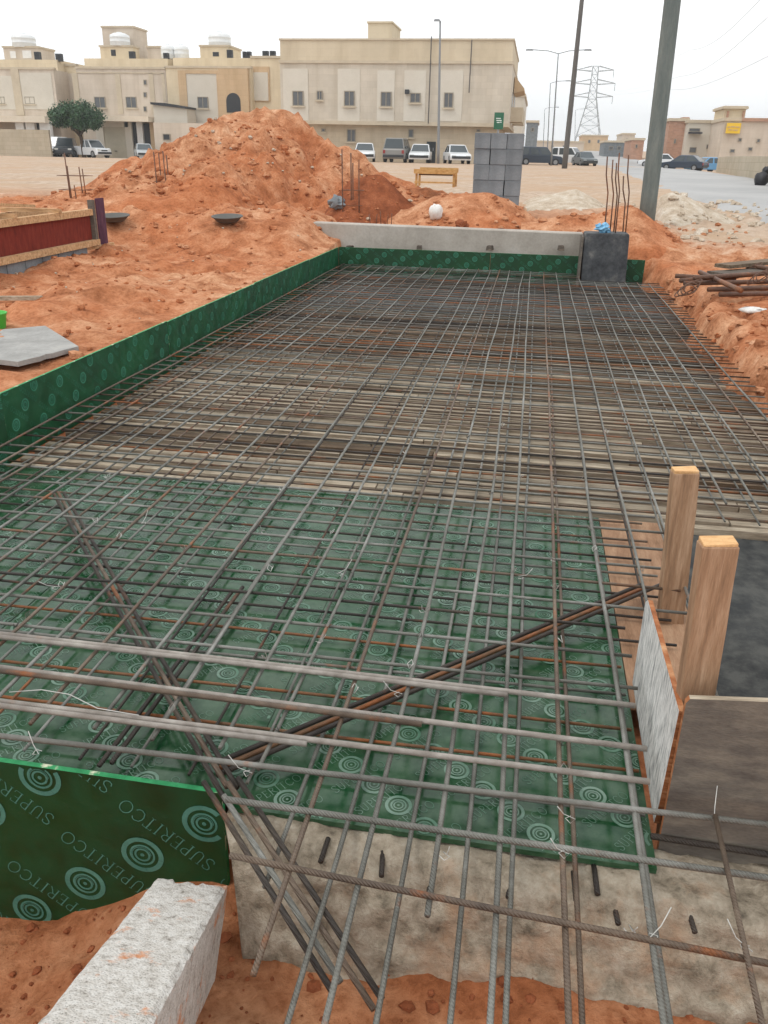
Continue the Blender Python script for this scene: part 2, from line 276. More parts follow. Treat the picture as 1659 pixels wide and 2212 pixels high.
# ------------------------------------------------------------------ mesh builder
class MB:
    def __init__(s): s.v = []; s.f = []; s.m = []
    def add(s, vs, fs, mi=0):
        o = len(s.v); s.v += [tuple(p) for p in vs]
        for f in fs: s.f.append(tuple(i+o for i in f)); s.m.append(mi)
    def box(s, c, size, rot=None, mi=0, taper=1.0):
        hx, hy, hz = size[0]/2, size[1]/2, size[2]/2
        vs = [Vector((x*hx*(taper if z > 0 else 1), y*hy*(taper if z > 0 else 1), z*hz)) for z in (-1, 1) for y in (-1, 1) for x in (-1, 1)]
        if rot is not None: vs = [rot @ p for p in vs]
        c = Vector(c)
        s.add([p+c for p in vs], [(0, 2, 3, 1), (4, 5, 7, 6), (0, 1, 5, 4), (2, 6, 7, 3), (0, 4, 6, 2), (1, 3, 7, 5)], mi)
    def bx(s, x0, x1, y0, y1, z0, z1, mi=0): s.box(((x0+x1)/2, (y0+y1)/2, (z0+z1)/2), (x1-x0, y1-y0, z1-z0), None, mi)
    def bar(s, a, b, w, h=None, mi=0, up=Vector((0, 0, 1))):
        a, b = Vector(a), Vector(b); d = (b-a); L = d.length; d.normalize(); h = h or w
        sd = d.cross(up)
        if sd.length < 1e-4: sd = d.cross(Vector((0, 1, 0)))
        sd.normalize(); u = sd.cross(d)
        s.box((a+b)/2, (L, w, h), Matrix((d, sd, u)).transposed(), mi)
    def tube(s, pts, r, n=8, mi=0, cap=True):
        pts = [Vector(p) for p in pts]; o = len(s.v); k = len(pts)
        for i, p in enumerate(pts):
            d = (pts[min(i+1, k-1)]-pts[max(i-1, 0)]).normalized()
            a = d.cross(Vector((0, 0, 1)))
            if a.length < 1e-3: a = d.cross(Vector((0, 1, 0)))
            a.normalize(); b = d.cross(a); rr = r[i] if isinstance(r, (list, tuple)) else r
            for j in range(n):
                t = 2*math.pi*j/n; s.v.append(tuple(p+a*math.cos(t)*rr+b*math.sin(t)*rr))
        for i in range(k-1):
            for j in range(n):
                s.f.append((o+i*n+j, o+i*n+(j+1) % n, o+(i+1)*n+(j+1) % n, o+(i+1)*n+j)); s.m.append(mi)
        if cap:
            s.f.append(tuple(o+j for j in reversed(range(n)))); s.m.append(mi)
            s.f.append(tuple(o+(k-1)*n+j for j in range(n))); s.m.append(mi)
    def lathe(s, c, prof, n=16, mi=0):
        c = Vector(c); o = len(s.v); k = len(prof)
        for r, z in prof:
            for j in range(n): s.v.append((c.x+r*math.cos(2*math.pi*j/n), c.y+r*math.sin(2*math.pi*j/n), c.z+z))
        for i in range(k-1):
            for j in range(n): s.f.append((o+i*n+j, o+i*n+(j+1) % n, o+(i+1)*n+(j+1) % n, o+(i+1)*n+j)); s.m.append(mi)
    def prism(s, poly, y0, y1, mi=0):
        """polygon of (x, z) extruded along y"""
        k = len(poly)
        s.add([(x, y0, z) for x, z in poly]+[(x, y1, z) for x, z in poly],
              [tuple(range(k)), tuple(reversed(range(k, 2*k)))]+[(i, i+k, (i+1) % k+k, (i+1) % k) for i in range(k)], mi)
    def blob(s, c, r, seed=0, mi=0, squash=.75, rough=.35, lat=5, lon=8, rot=0):
        c = Vector(c); o = len(s.v)
        s.v.append(tuple(c-Vector((0, 0, r*squash))))
        for i in range(1, lat):
            th = math.pi*i/lat
            for j in range(lon):
                ph = 2*math.pi*j/lon+rot
                d = Vector((math.sin(th)*math.cos(ph), math.sin(th)*math.sin(ph), -math.cos(th)))
                k = r*(1+rough*noise.noise(d*1.7+Vector((seed*3.1, seed*1.7, seed))))
                s.v.append(tuple(c+Vector((d.x*k, d.y*k, d.z*k*squash))))
        s.v.append(tuple(c+Vector((0, 0, r*squash)))); e = len(s.v)-1
        for j in range(lon):
            s.f.append((o, o+1+(j+1) % lon, o+1+j)); s.m.append(mi)
            s.f.append((e, o+1+(lat-2)*lon+j, o+1+(lat-2)*lon+(j+1) % lon)); s.m.append(mi)
        for i in range(lat-2):
            for j in range(lon):
                a = o+1+i*lon
                s.f.append((a+j, a+(j+1) % lon, a+lon+(j+1) % lon, a+lon+j)); s.m.append(mi)
    def build(s, name, mats, parent=None, smooth=False, bevel=0):
        me = bpy.data.meshes.new(name)
        off = Vector((0, 0, 0))
        if parent is not None: off = Vector(parent['_loc'])
        me.from_pydata([tuple(Vector(p)-off) for p in s.v] if parent is not None else s.v, [], s.f)
        if not isinstance(mats, (list, tuple)): mats = [mats]
        for m in mats: me.materials.append(MT[m] if isinstance(m, str) else m)
        me.polygons.foreach_set('material_index', s.m)
        if smooth: me.polygons.foreach_set('use_smooth', [True]*len(me.polygons))
        bm = bmesh.new(); bm.from_mesh(me); bmesh.ops.recalc_face_normals(bm, faces=bm.faces); bm.to_mesh(me); bm.free()
        me.update()
        o = bpy.data.objects.new(name, me); COL.objects.link(o)
        if parent is not None: 
            o.parent = parent; o['_loc'] = list(off)
        else: o['_loc'] = [0, 0, 0]
        if bevel:
            b = o.modifiers.new('bevel', 'BEVEL'); b.width = bevel; b.segments = 2; b.limit_method = 'ANGLE'
        return o
def tag(o, label=None, cat=None, group=None, kind=None):
    if label: o['label'] = label
    if cat: o['category'] = cat
    if group: o['group'] = group
    if kind: o['kind'] = kind
    return o
def thing(name, loc, label, cat, group=None):
    o = bpy.data.objects.new(name, None); COL.objects.link(o); o.location = loc; o['_loc'] = list(loc)
    o.empty_display_size = .2
    return tag(o, label, cat, group)
def one(mb, name, mats, label, cat, group=None, smooth=False, bevel=0, origin=None):
    """a thing that is one mesh; its origin is put at its base"""
    o = mb.build(name, mats, None, smooth, bevel)
    xs = [p[0] for p in mb.v]; ys = [p[1] for p in mb.v]; zs = [p[2] for p in mb.v]
    c = Vector(origin) if origin else Vector(((min(xs)+max(xs))/2, (min(ys)+max(ys))/2, min(zs)))
    o.data.transform(Matrix.Translation(-c)); o.location = c
    o['_loc'] = list(c)
    return tag(o, label, cat, group)
def copy_tree(o, parent=None):
    c = o.copy(); COL.objects.link(c); c.parent = parent
    for ch in list(o.children): copy_tree(ch, c)
    return c
SKY_SAT, SKY_STR, SUN_E, EXPO = .25, .12, .95, 0.0; CLOUD = 12.0; HAZE = .0006
MT['concrete_grey'] = speckle('grey_sheet', [(.3, rgb(138, 136, 132)), (.6, rgb(160, 158, 154)), (.75, rgb(174, 170, 164))], 4, .9, 30, .15)
# ------------------------------------------------------------------ ground
def lerp_tab(t, tab):
    if t <= tab[0][0]: return tab[0][1]
    for (a, va), (b, vb) in zip(tab, tab[1:]):
        if t <= b: return va+(vb-va)*(t-a)/(b-a)
    return tab[-1][1]
def sm(a, b, t):
    t = min(1, max(0, (t-a)/(b-a))); return t*t*(3-2*t)
ZT = [(-20, .3), (12, .36), (14, .5), (18, .62), (30, .9), (45, 1.1), (62, 1.25), (80, 1.32), (100, 1.15), (130, 1.7), (250, 4.2), (450, 6.5), (1400, 16)]
def g(x, y):
    z = lerp_tab(y, ZT)
    if y > 30: z -= .35*sm(8, 22, x)*sm(30, 60, y)*(1-sm(110, 150, y))
    if x < -25: z -= .25*sm(-25, -40, x) if y > 30 else 0
    if y < 13.72 and x > -3.07:
        pit = -.16
        if y < 1.786: pit = -.33 - .26*sm(-.7, -1.5, x) + .02*math.sin(x*5)
        bank = sm(1.76, 2.05, x-.10*math.sin(y*1.3)-.07*math.sin(y*3.1+1))
        if y > 13.55: bank = max(bank, sm(13.55, 13.71, y))
        z = pit+(min(z, .34)-pit)*bank if y >= 1.9 else pit
    elif x <= -3.07 and 11 < y < 16.5:
        z += .40*sm(11.8, 13.5, y)*sm(-3.07, -3.95, x)*(1-sm(14.2, 16.4, y))
    elif y < 14.2 and x > -3.07:
        z = .34+(z-.34)*sm(13.72, 14.2, y)
    return z
def fbm(x, y, s, o=4, seed=0.0):
    return noise.fractal(Vector((x*s, y*s, seed)), 1.0, 2.1, o)
def gn(x, y):
    z = g(x, y)
    if y > 40: return z
    inside = -3.07 < x < 1.8 and 1.786 < y < 13.7
    if inside: return z
    a = fbm(x, y, .8, 3)*.06 + fbm(x, y, 3.1, 4, 5.0)*.035
    r = 1-abs(noise.noise(Vector((x*1.6, y*1.6, 9))))     # ridged
    a += (r**6)*.03
    if y < 1.786 and x > -3.07: a *= .8; a += fbm(x, y, 9, 3, 2.0)*.018
    else:
        a *= 1.5*(1-sm(20, 34, y))+.25
        if x < -3.07: a *= .35+.65*sm(-3.1, -3.8, x)
    return z+a
def frange(a, b, s):
    n = int(round((b-a)/s)); return [a+(b-a)*i/n for i in range(n+1)]
xs = [-900, -500, -300, -180, -120, -80, -60, -45, -35, -28, -22, -18, -15, -13]+frange(-11.5, -3.12, .075)+[-3.085, -3.062]+frange(-2.98, 6.5, .07)+[7, 8, 9, 10, 12, 14, 17, 20, 25, 32, 40, 55, 80, 120, 180, 300, 500, 900]
ys = [-12, -6, -3, -1, 0, .4]+frange(.7, 1.74, .02)+[1.76, 1.784, 1.79]+frange(1.9, 22, .08)+[22.6+.7*i for i in range(18)]+[36, 38, 40, 43, 46, 50, 54, 58, 62, 66, 70, 76, 85, 95, 110, 130, 160, 200, 250, 320, 450, 700, 1000, 1400]
mb = MB()
mb.v = [(x, y, gn(x, y)) for y in ys for x in xs]
nx = len(xs)
mb.f = [(j*nx+i, j*nx+i+1, (j+1)*nx+i+1, (j+1)*nx+i) for j in range(len(ys)-1) for i in range(nx-1)]; mb.m = [0]*len(mb.f)
tag(mb.build('ground', 'ground', None, True), kind='structure')
def onray(u, v, lo=.5, hi=900):
    d = ray(u, v).normalized(); t = lo
    while t < hi:
        p = EYE+d*t
        if p.z < g(p.x, p.y): return p
        t *= 1.004
    return EYE+d*hi
# road
mb = MB(); L = [(1750, 540), (1659, 492), (1544, 458), (1418, 411), (1330, 372), (1275, 345), (1258, 336)]
Rr = [(2300, 520), (1990, 452), (1659, 402), (1544, 373), (1440, 357), (1345, 339), (1300, 332)]
YS = [12, 15.5, 18, 22, 27, 34, 45, 60, 80, 110, 150, 220, 320, 450]
def edge_x(pts, y):
    q = [onray(*p) for p in pts]; q.sort(key=lambda p: p.y); tab = [(p.y, p.x) for p in q]
    if y < tab[0][0]:
        (a, va), (b, vb) = tab[0], tab[1]; return va+(vb-va)*(y-a)/(b-a)
    if y > tab[-1][0]:
        (a, va), (b, vb) = tab[-3], tab[-1]; return va+(vb-va)*(y-a)/(b-a)
    return lerp_tab(y, tab)
el = [max(1.5, edge_x(L, y)) for y in YS]
er = [max(a+7, min(edge_x(Rr, y), a+22)) for a, y in zip(el, YS)]
ROAD = (YS, el, er)
W = 14
vs = []; fs = []
Y2 = frange(12, 40, .5)+frange(42, 80, 2)+frange(85, 450, 15)
for y in Y2:
    a = lerp_tab(y, list(zip(YS, el))); b = lerp_tab(y, list(zip(YS, er))); a += .35*noise.noise(Vector((0, y*.6, 3)))
    for i in range(W+1):
        x = a+(b-a)*i/W; vs.append((x, y, gn(x, y) if y < 40 and False else max(g(x, y), 0)+(.075*(1-sm(22, 38, y))+.03)*(1 if 0 < i < W else -2)))
mb.add(vs, [(j*(W+1)+i, j*(W+1)+i+1, (j+1)*(W+1)+i+1, (j+1)*(W+1)+i) for j in range(len(Y2)-1) for i in range(W)])
tag(mb.build('road', 'asphalt', None, True), kind='structure')
print('road', [(y, round(a, 1), round(b, 1)) for y, a, b in zip(YS, el, er)])

# ------------------------------------------------------------------ soil heaps: own crest line, own depth, angle of repose on both sides
def heap(name, mat, crest, y0, wf, wb, label, group=None, step=.09, rough=1.0, seed=0, pw=1.15, flat=None, crumb=.05):
    """crest: list of (x, z) of the ridge at distance y0; wf, wb: run-out towards and away from the road"""
    x0, x1 = crest[0][0], crest[-1][0]
    X = frange(x0-.3, x1+.3, step); Y = frange(y0-wf-.2, y0+wb+.2, step)
    mb = MB()
    for y in Y:
        for x in X:
            base = g(x, y)
            h = max(0, lerp_tab(x, crest)-g(x, y0))
            yy = y-y0+.5*noise.noise(Vector((x*.5, seed, 1)))*min(1, h)
            hm = max(c[1] for c in crest)-g((x0+x1)/2, y0)
            w = (wf if yy < 0 else wb)*(.35+.65*min(1, h/max(.01, hm)))
            k = max(0, 1-abs(yy)/w)
            p = k**pw
            a = fbm(x+seed, y, .9, 4, seed)*.16+fbm(x, y, 3.3, 4, seed+4)*crumb*2.0
            rr = (1-abs(noise.noise(Vector((x*1.25, y*1.25, seed+9)))))**5*.16
            vd = noise.voronoi(Vector((x*.75+.4*noise.noise(Vector((x, y, 3))), y*.75, seed)))[0]
            a += (.55-vd[0])*.22 + (.10 if vd[1]-vd[0] > .35 else 0)*.6
            z = base+h*p+(a-rr*.9)*rough*min(1, h*.75)*min(1, k*3)
            if k <= 0 or h <= .01: z = base-.12
            elif k < .1: z -= .1*(1-k/.1)
            mb.v.append((x, y, z))
    n = len(X)
    mb.f = [(j*n+i, j*n+i+1, (j+1)*n+i+1, (j+1)*n+i) for j in range(len(Y)-1) for i in range(n-1)]; mb.m = [0]*len(mb.f)
    return one(mb, name, mat, label, 'soil heap', group, True)
def crest_px(pts, y): return [(at(u, v, y).x, at(u, v, y).z) for u, v in pts]
heap('soil_heap', 'soil', crest_px([(60, 440), (140, 416), (230, 380), (330, 332), (400, 288), (480, 234), (540, 217), (590, 219), (650, 254), (700, 302), (760, 338), (850, 378), (930, 400), (1010, 425), (1100, 450)], 19.5), 19.5, 6.6, 6,
     'huge pale orange heap of excavated earth rising in front of the houses', seed=3.3, rough=1.5)
heap('soil_heap', 'red_soil', crest_px([(690, 478), (725, 425), (765, 385), (800, 376), (830, 386), (870, 425), (905, 455), (930, 468)], 16.3), 16.3, 1.3, 1.6,
     'small dark red heap of freshly dumped earth at the foot of the huge heap', seed=8.1, rough=.7, pw=1.0)
heap('soil_heap', 'soil', crest_px([(880, 455), (940, 425), (1000, 412), (1060, 414), (1095, 422), (1150, 466), (1175, 482)], 15.9), 15.9, 1.7, 1.6,
     'low orange heap of earth in front of the stacked grey blocks', seed=5.7, rough=.6, step=.08)
heap('soil_heap', 'soil', crest_px([(1165, 478), (1220, 462), (1290, 462), (1345, 452), (1372, 450), (1400, 462), (1440, 492), (1500, 540), (1530, 560)], 15.0), 15.0, 1.5, 1.5,
     'orange heap of earth behind the black column stub and beside the leaning pole', seed=2.2, rough=.8, step=.07)
heap('rubble_heap', 'pale_rubble', crest_px([(1400, 470), (1425, 425), (1450, 412), (1490, 422), (1540, 452), (1590, 478)], 19.5), 19.5, 2.0, 2.0,
     'pale heap of sand and rubble between the leaning pole and the road', seed=6.4, rough=.6, step=.08)
heap('rubble_heap', 'pale_rubble', crest_px([(1105, 452), (1150, 424), (1200, 415), (1245, 408), (1290, 430), (1320, 452)], 22), 22, 2, 2,
     'pale low heap of broken rubble beside the stacked grey blocks', seed=7.4, rough=.8, step=.09)
heap('soil_heap', 'soil', [(1.74, -.10), (1.84, -.02), (1.98, .2), (2.3, .42), (2.9, .52), (3.6, .46), (4.3, .28)], 8.0, 4.4, 3.4,
     'long orange bank of earth along the right edge of the rebar mat', seed=9.4, rough=.55, step=.05, pw=.5, crumb=.11)

# loose clods and stones: nobody could count them
def clods(name, mat, spots, label, cat):
    mb = MB()
    for i, (x, y, z, r) in enumerate(spots):
        mb.blob((x, y, z), r, i, 0, random.uniform(.5, .8), .7, 4, 6, random.random()*6)
    o = one(mb, name, mat, label, cat); o['kind'] = 'stuff'; return o
sp = []
for i in range(900):
    x = random.uniform(-9, -3.2); y = random.uniform(3.2, 14)
    sp.append((x, y, gn(x, y)+.005, random.choice((.012, .018, .025, .03, .05))*random.uniform(.7, 1.3)))
spn = []
for i in range(800):
    x = random.uniform(-1.7, 1.2); y = random.uniform(.85, 1.74)
    spn.append((x, y, gn(x, y)+.002, random.choice((.004, .005, .007, .009, .012, .018))*random.uniform(.7, 1.3)))
clods('soil_clods', 'red_soil', spn, 'dark damp crumbs of earth on the sand in the foreground', 'clods')
clods('soil_clods', 'soil', sp, 'loose orange clods and crumbs of earth strewn over the soil', 'clods')
DG = bpy.context.evaluated_depsgraph_get()
def hit(u, v):
    d_ = ray(u, v).normalized(); ok, loc, *_ = sc.ray_cast(DG, EYE+d_*.6, d_)
    return loc if ok else onray(u, v)
def surf(x, y):
    """height of whatever earth lies at x, y"""
    hit, loc, *_ = sc.ray_cast(DG, Vector((x, y, 30)), Vector((0, 0, -1)))
    return loc.z if hit else g(x, y)
DG.update()
sp = []
for i in range(950):
    x = random.gauss(-6.5, 2.6); y = random.uniform(13.9, 19)
    z = surf(x, y)
    sp.append((x, y, z+.01, random.choice((.015, .02, .025, .035, .05, .075))*random.uniform(.7, 1.3)))
for i in range(200):
    x = random.uniform(-2, 4); y = random.uniform(14.3, 18)
    sp.append((x, y, surf(x, y)+.01, random.choice((.03, .04, .06))*random.uniform(.7, 1.3)))
for i in range(700):
    x = 1.85+2.4*random.random()**1.5; y = random.uniform(3.8, 12.5)
    sp.append((x, y, surf(x, y)+.004, random.choice((.012, .018, .025, .035, .05))*random.uniform(.7, 1.3)))
clods('soil_clods', 'soil', sp, 'crumbling lumps of orange earth lying all over the heaps', 'clods')
sp = []
for i in range(260):
    x = random.gauss(3.6, 1.6); y = random.uniform(15.5, 24)
    if x < 1.2: continue
    sp.append((x, y, surf(x, y)+.01, random.choice((.03, .05, .07, .1))*random.uniform(.6, 1.2)))
for i in range(60):
    x = random.gauss(-5.5, 2.2); y = random.uniform(14.5, 19)
    sp.append((x, y, surf(x, y)+.02, random.uniform(.02, .05)))
for i in range(120):
    x = random.uniform(-9, -3.3); y = random.uniform(4, 13); sp.append((x, y, gn(x, y)+.004, random.uniform(.008, .022)))
clods('pale_stones', 'pale_rubble', sp, 'scattered pale stones and bits of broken concrete', 'stones')
DG.update()

# ------------------------------------------------------------------ printed film-faced plywood
SER = .10
GLY = {  # unit letters, polylines (x, y) with stroke width
 'S': (.56, [([(.5, .78), (.47, .93), (.3, 1), (.12, .94), (.06, .78), (.14, .63), (.3, .53), (.46, .42), (.53, .24), (.45, .07), (.27, 0), (.1, .06), (.04, .24)], .085)]),
 'U': (.78, [([(.14, 1), (.14, .34), (.2, .1), (.38, 0), (.56, .1), (.62, .34), (.62, 1)], .075), ([(.03, 1), (.26, 1)], .045), ([(.52, 1), (.73, 1)], .045)]),
 'P': (.6, [([(.14, 0), (.14, 1)], .1), ([(.14, .98), (.36, .98), (.52, .88), (.55, .73), (.5, .57), (.36, .48), (.14, .48)], .065), ([(.03, 0), (.28, 0)], .045)]),
 'E': (.6, [([(.14, 0), (.14, 1)], .1), ([(.04, .98), (.52, .98), (.53, .82)], .05), ([(.14, .52), (.42, .52)], .05), ([(.04, .02), (.54, .02), (.57, .2)], .05)]),
 'R': (.7, [([(.14, 0), (.14, 1)], .1), ([(.14, .98), (.36, .98), (.52, .88), (.54, .75), (.48, .6), (.34, .52), (.14, .52)], .065), ([(.34, .5), (.5, .22), (.68, 0)], .08), ([(.03, 0), (.26, 0)], .045)]),
 'I': (.34, [([(.17, 0), (.17, 1)], .1), ([(.05, 0), (.29, 0)], .045), ([(.05, 1), (.29, 1)], .045)]),
 'T': (.66, [([(.33, 0), (.33, 1)], .1), ([(.04, .84), (.05, .98), (.61, .98), (.62, .84)], .05), ([(.2, 0), (.46, 0)], .045)]),
 'C': (.74, [([(.66, .8), (.58, .94), (.4, 1), (.18, .9), (.07, .68), (.06, .4), (.16, .12), (.38, 0), (.56, .06), (.68, .22)], .08)]),
 'O': (.86, [([(.43+.37*math.cos(t*math.pi/9), .5+.5*math.sin(t*math.pi/9)) for t in range(19)], .08)]),
}
def word_quads(word, size):
    out = []; x = 0
    for ch in word:
        w, strokes = GLY[ch]
        for pl, th in strokes:
            th *= .8
            for (ax, ay), (bx_, by) in zip(pl, pl[1:]):
                dx, dy = bx_-ax, by-ay; l = math.hypot(dx, dy) or 1; nx_, ny = -dy/l*th/2, dx/l*th/2
                ex, ey = dx/l*th*.25, dy/l*th*.25
                ns = 2 if l > .6 else 1
                for k in range(ns):
                    p0 = (ax+dx*k/ns, ay+dy*k/ns); p1 = (ax+dx*(k+1)/ns, ay+dy*(k+1)/ns)
                    out.append([((x+px)*size, py*size) for px, py in ((p0[0]-nx_-ex, p0[1]-ny-ey), (p1[0]-nx_+ex, p1[1]-ny+ey), (p1[0]+nx_+ex, p1[1]+ny+ey), (p0[0]+nx_-ex, p0[1]+ny-ey))])
        x += w+.1
    L = (x-.1)*size
    return [[(px-L/2, py-size/2) for px, py in q] for q in out]
WORD = word_quads('SUPERITCO', .052)
def emblem_quads(r):
    out = []
    for r0, r1 in ((.76, 1.0), (.50, .60), (.28, .38), (.0, .10)):
        n = 26 if r1 > .3 else 10
        for k in range(n):
            a, b = 2*math.pi*k/n, 2*math.pi*(k+1)/n
            out.append([(r*r0*math.cos(a), r*r0*math.sin(a)), (r*r1*math.cos(a), r*r1*math.sin(a)), (r*r1*math.cos(b), r*r1*math.sin(b)), (r*r0*math.cos(b), r*r0*math.sin(b))])
    for k in range(20):    # swirl arms between the rings
        a = 2*math.pi*k/20*1.0; r0 = .40+.12*k/20; r1 = r0+.035
        b = a+2*math.pi/20
        out.append([(r*r0*math.cos(a), r*r0*math.sin(a)), (r*r1*math.cos(a), r*r1*math.sin(a)), (r*(r1+.006)*math.cos(b), r*(r1+.006)*math.sin(b)), (r*(r0+.006)*math.cos(b), r*(r0+.006)*math.sin(b))])
    return out
EMB = emblem_quads(.07)
def print_on(mb, O, U, Vv, Nn, w, h, A, B, ang, phase, mi, eps=.0012, shift=-.06, sc_=1.0):
    """print the film's pattern on the rectangle O + s U + t V (0..w, 0..h)"""
    ca, sa = math.cos(ang), math.sin(ang); k = 0
    A = (A[0]*sc_, A[1]*sc_); B = (B[0]*sc_, B[1]*sc_)
    def put(quads, cx, cy, rot):
        nonlocal k
        for q in quads:
            pts = []
            for px, py in q:
                px *= sc_; py *= sc_
                if rot: px, py = px*ca-py*sa, px*sa+py*ca
                s, t = cx+px, cy+py
                if not (.002 < s < w-.002 and .002 < t < h-.002): pts = None; break
                pts.append(O+U*s+Vv*t+Nn*(eps+(k % 5)*.00012))
            k += 1
            if pts: mb.add(pts, [(0, 1, 2, 3)], mi)
    R_ = int(max(w, h)/(.19*sc_))+6
    for i in range(-R_, R_):
        for j in range(-R_, R_):
            cx = phase[0]+A[0]*i+B[0]*j; cy = phase[1]+A[1]*i+B[1]*j
            if -.3 < cx < w+.3 and -.3 < cy < h+.3:
                put(EMB, cx, cy, False)
                put(WORD, cx+B[0]/2+A[0]*shift, cy+B[1]/2+A[1]*shift, True)
# ------------------------------------------------------------------ deck of the slab form
VX, VY, VZ = Vector((1, 0, 0)), Vector((0, 1, 0)), Vector((0, 0, 1))
def panel(name, O, U, Vv, Nn, w, h, th, mats, label, cat, group, pat=None, edge=None, scl=.58):
    """plywood sheet: printed face at O + sU + tV, thickness behind it; edge: matt index on the rim"""
    mb = MB(); e = 1 if edge else 0
    f = [O, O+U*w, O+U*w+Vv*h, O+Vv*h]; b = [p-Nn*th for p in f]
    mb.add(f, [(0, 1, 2, 3)], 0); mb.add(b, [(3, 2, 1, 0)], 0)
    for i in range(4):
        j = (i+1) % 4; mb.add([f[i], f[j], b[j], b[i]], [(0, 1, 2, 3)], e)
    if pat: print_on(mb, O, U, Vv, Nn, w, h, *pat, sc_=scl)
    ml = [mats[0], edge or mats[0]]+([mats[1]] if len(mats) > 1 else [])
    o = mb.build(name, ml, None)
    c = O+U*w/2-Nn*th/2
    o.data.transform(Matrix.Translation(-c)); o.location = c; o['_loc'] = list(c)
    return tag(o, label, cat, group)
DPAT = lambda ph: ((.27, .32), (.15, -.126), math.radians(50), ph, 2)
G = 'green printed sheets of the deck'
def dsheet(x0, x1, y0, y1, z, label, ph=(.1, .1)):
    panel('deck_sheet', Vector((x0, y0, z)), VX, VY, VZ, x1-x0, y1-y0, .018, ['green_deck', 'print_deck'], label, 'plywood', G, DPAT(ph))
dsheet(-.735, .485, 1.775, 4.20, 0, 'green printed plywood deck sheet along the concrete beam, beside the wooden stakes', (.82, .14))
dsheet(-1.96, -.738, 1.80, 4.24, -.002, 'green printed plywood deck sheet in the middle, behind the big printed side panel')
dsheet(-3.05, -1.963, 1.80, 4.22, .0005, 'green printed plywood deck sheet at the left edge, under the leftmost bars', (.3, .2))
one_ = MB(); one_.bx(.489, .80, 2.52, 4.2, -.02, -.001); one(one_, 'brown_plywood_strip', 'ply_brown', 'brown plywood strip filling the deck between green sheet and stakes', 'plywood')
# planks
rp = random.Random(3)
y = 4.27; k = 0
PL = {'plank_pale': 'pale weathered plank lying across the deck under the rebar', 'plank_brown': 'brown weathered plank lying across the deck under the rebar', 'plank_dark': 'dark stained plank lying across the deck under the rebar'}
while y < 10.3:
    w = rp.choice((.055, .065, .075)); cuts = [-3.03]
    while cuts[-1] < 1.9: cuts.append(cuts[-1]+rp.uniform(1.6, 3.0))
    cuts[-1] = 1.9
    if len(cuts) > 2 and cuts[-1]-cuts[-2] < .5: cuts.pop(-2)
    for a, b in zip(cuts, cuts[1:]):
        xm = (a+b)/2; q = rp.random()
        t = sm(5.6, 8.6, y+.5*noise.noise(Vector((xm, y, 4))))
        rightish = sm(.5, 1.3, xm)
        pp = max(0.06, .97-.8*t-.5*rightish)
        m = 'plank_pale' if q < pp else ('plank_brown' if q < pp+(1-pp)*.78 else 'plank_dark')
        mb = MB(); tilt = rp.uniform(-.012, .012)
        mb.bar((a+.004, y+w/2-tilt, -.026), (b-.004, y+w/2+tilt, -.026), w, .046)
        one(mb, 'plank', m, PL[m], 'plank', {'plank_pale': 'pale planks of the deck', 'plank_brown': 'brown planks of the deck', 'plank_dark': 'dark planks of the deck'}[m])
    y += w+rp.choice((.04, .05, .06, .07)); k += 1
# far dark sheets
fx = [-3.04, -1.82, -.6, .62, 1.85]
lab = ['at the left corner of the far end', 'second from the left at the far end', 'in front of the black column stub\'s left side', 'at the right corner of the far end']
for i in range(4):
    mb = MB(); mb.bx(fx[i]+.003, fx[i+1]-.003, y+.02, 13.55, -.02, -.002-.002*(i % 2))
    one(mb, 'deck_sheet', 'ply_dark', 'dark stained plywood deck sheet '+lab[i], 'plywood', 'dark sheets of the deck')

# ------------------------------------------------------------------ rebar
MATS = ['bar_grey', 'bar_grey', 'bar_grey', 'bar_brown']; MATC = ['bar_grey', 'bar_grey', 'bar_grey', 'bar_brown', 'bar_brown', 'bar_rust', 'bar_dark', 'bar_brown']
rb = random.Random(11)
def rod(mb, a, b, r, n=6, wob=.004, seg=None):
    a, b = Vector(a), Vector(b); L_ = (b-a).length; seg = seg or max(2, int(L_/.45)); s = rb.random()*90
    pts = []
    for i in range(seg+1):
        t = i/seg; p = a.lerp(b, t)
        pts.append(p+Vector((noise.noise(Vector((t*L_*.55, s, 0))), noise.noise(Vector((t*L_*.55, s, 7))), .5*noise.noise(Vector((t*L_*.55, s, 3)))))*wob*1.6)
    mb.tube(pts, r, n)
upper = thing('rebar_mat', (-.65, 7.5, .14), 'upper rebar mat covering the whole slab form, bars lying over a lower mat', 'rebar mat')
lower = thing('rebar_mat', (-.65, 7.5, .02), 'lower rebar mat seen through the upper one, just above the deck', 'rebar mat')
topx = [-2.97, -2.80, -2.63, -2.46, -2.29, -2.11, -1.89, -1.72, -1.55, -1.38, -1.17, -.97, -.78, -.62, -.45, -.28, -.09, .05, .22, .39]
near = {-.62: 1.76, -.45: 1.14, -.28: .88, -.09: 1.36, .05: .88, .22: .88, .39: .88}
for x in topx:
    mb = MB(); m = rb.choice(MATS)
    y0 = near.get(x, 1.82); rr_ = .0074 if y0 < 1.5 else .0068; rod(mb, (x+rb.uniform(-.012, .012), y0, .172), (x+rb.uniform(-.035, .035), 13.42 if x < .7 else 12.6, .172), rr_, 8, .011)
    mb.build('long_bar', m, upper, True)
for x, y0 in ((.57, 2.62), (.745, 3.0), (.905, 4.1), (1.10, 4.12), (1.25, 4.05), (1.38, 4.14), (1.535, 4.1), (1.68, 4.1)):
    mb = MB(); rod(mb, (x, y0, .172), (x+rb.uniform(-.02, .03), 12.55+rb.uniform(-.05, .2), .172), .0066, 8, .009)
    mb.build('long_bar', rb.choice(MATS), upper, True)
y = 2.36
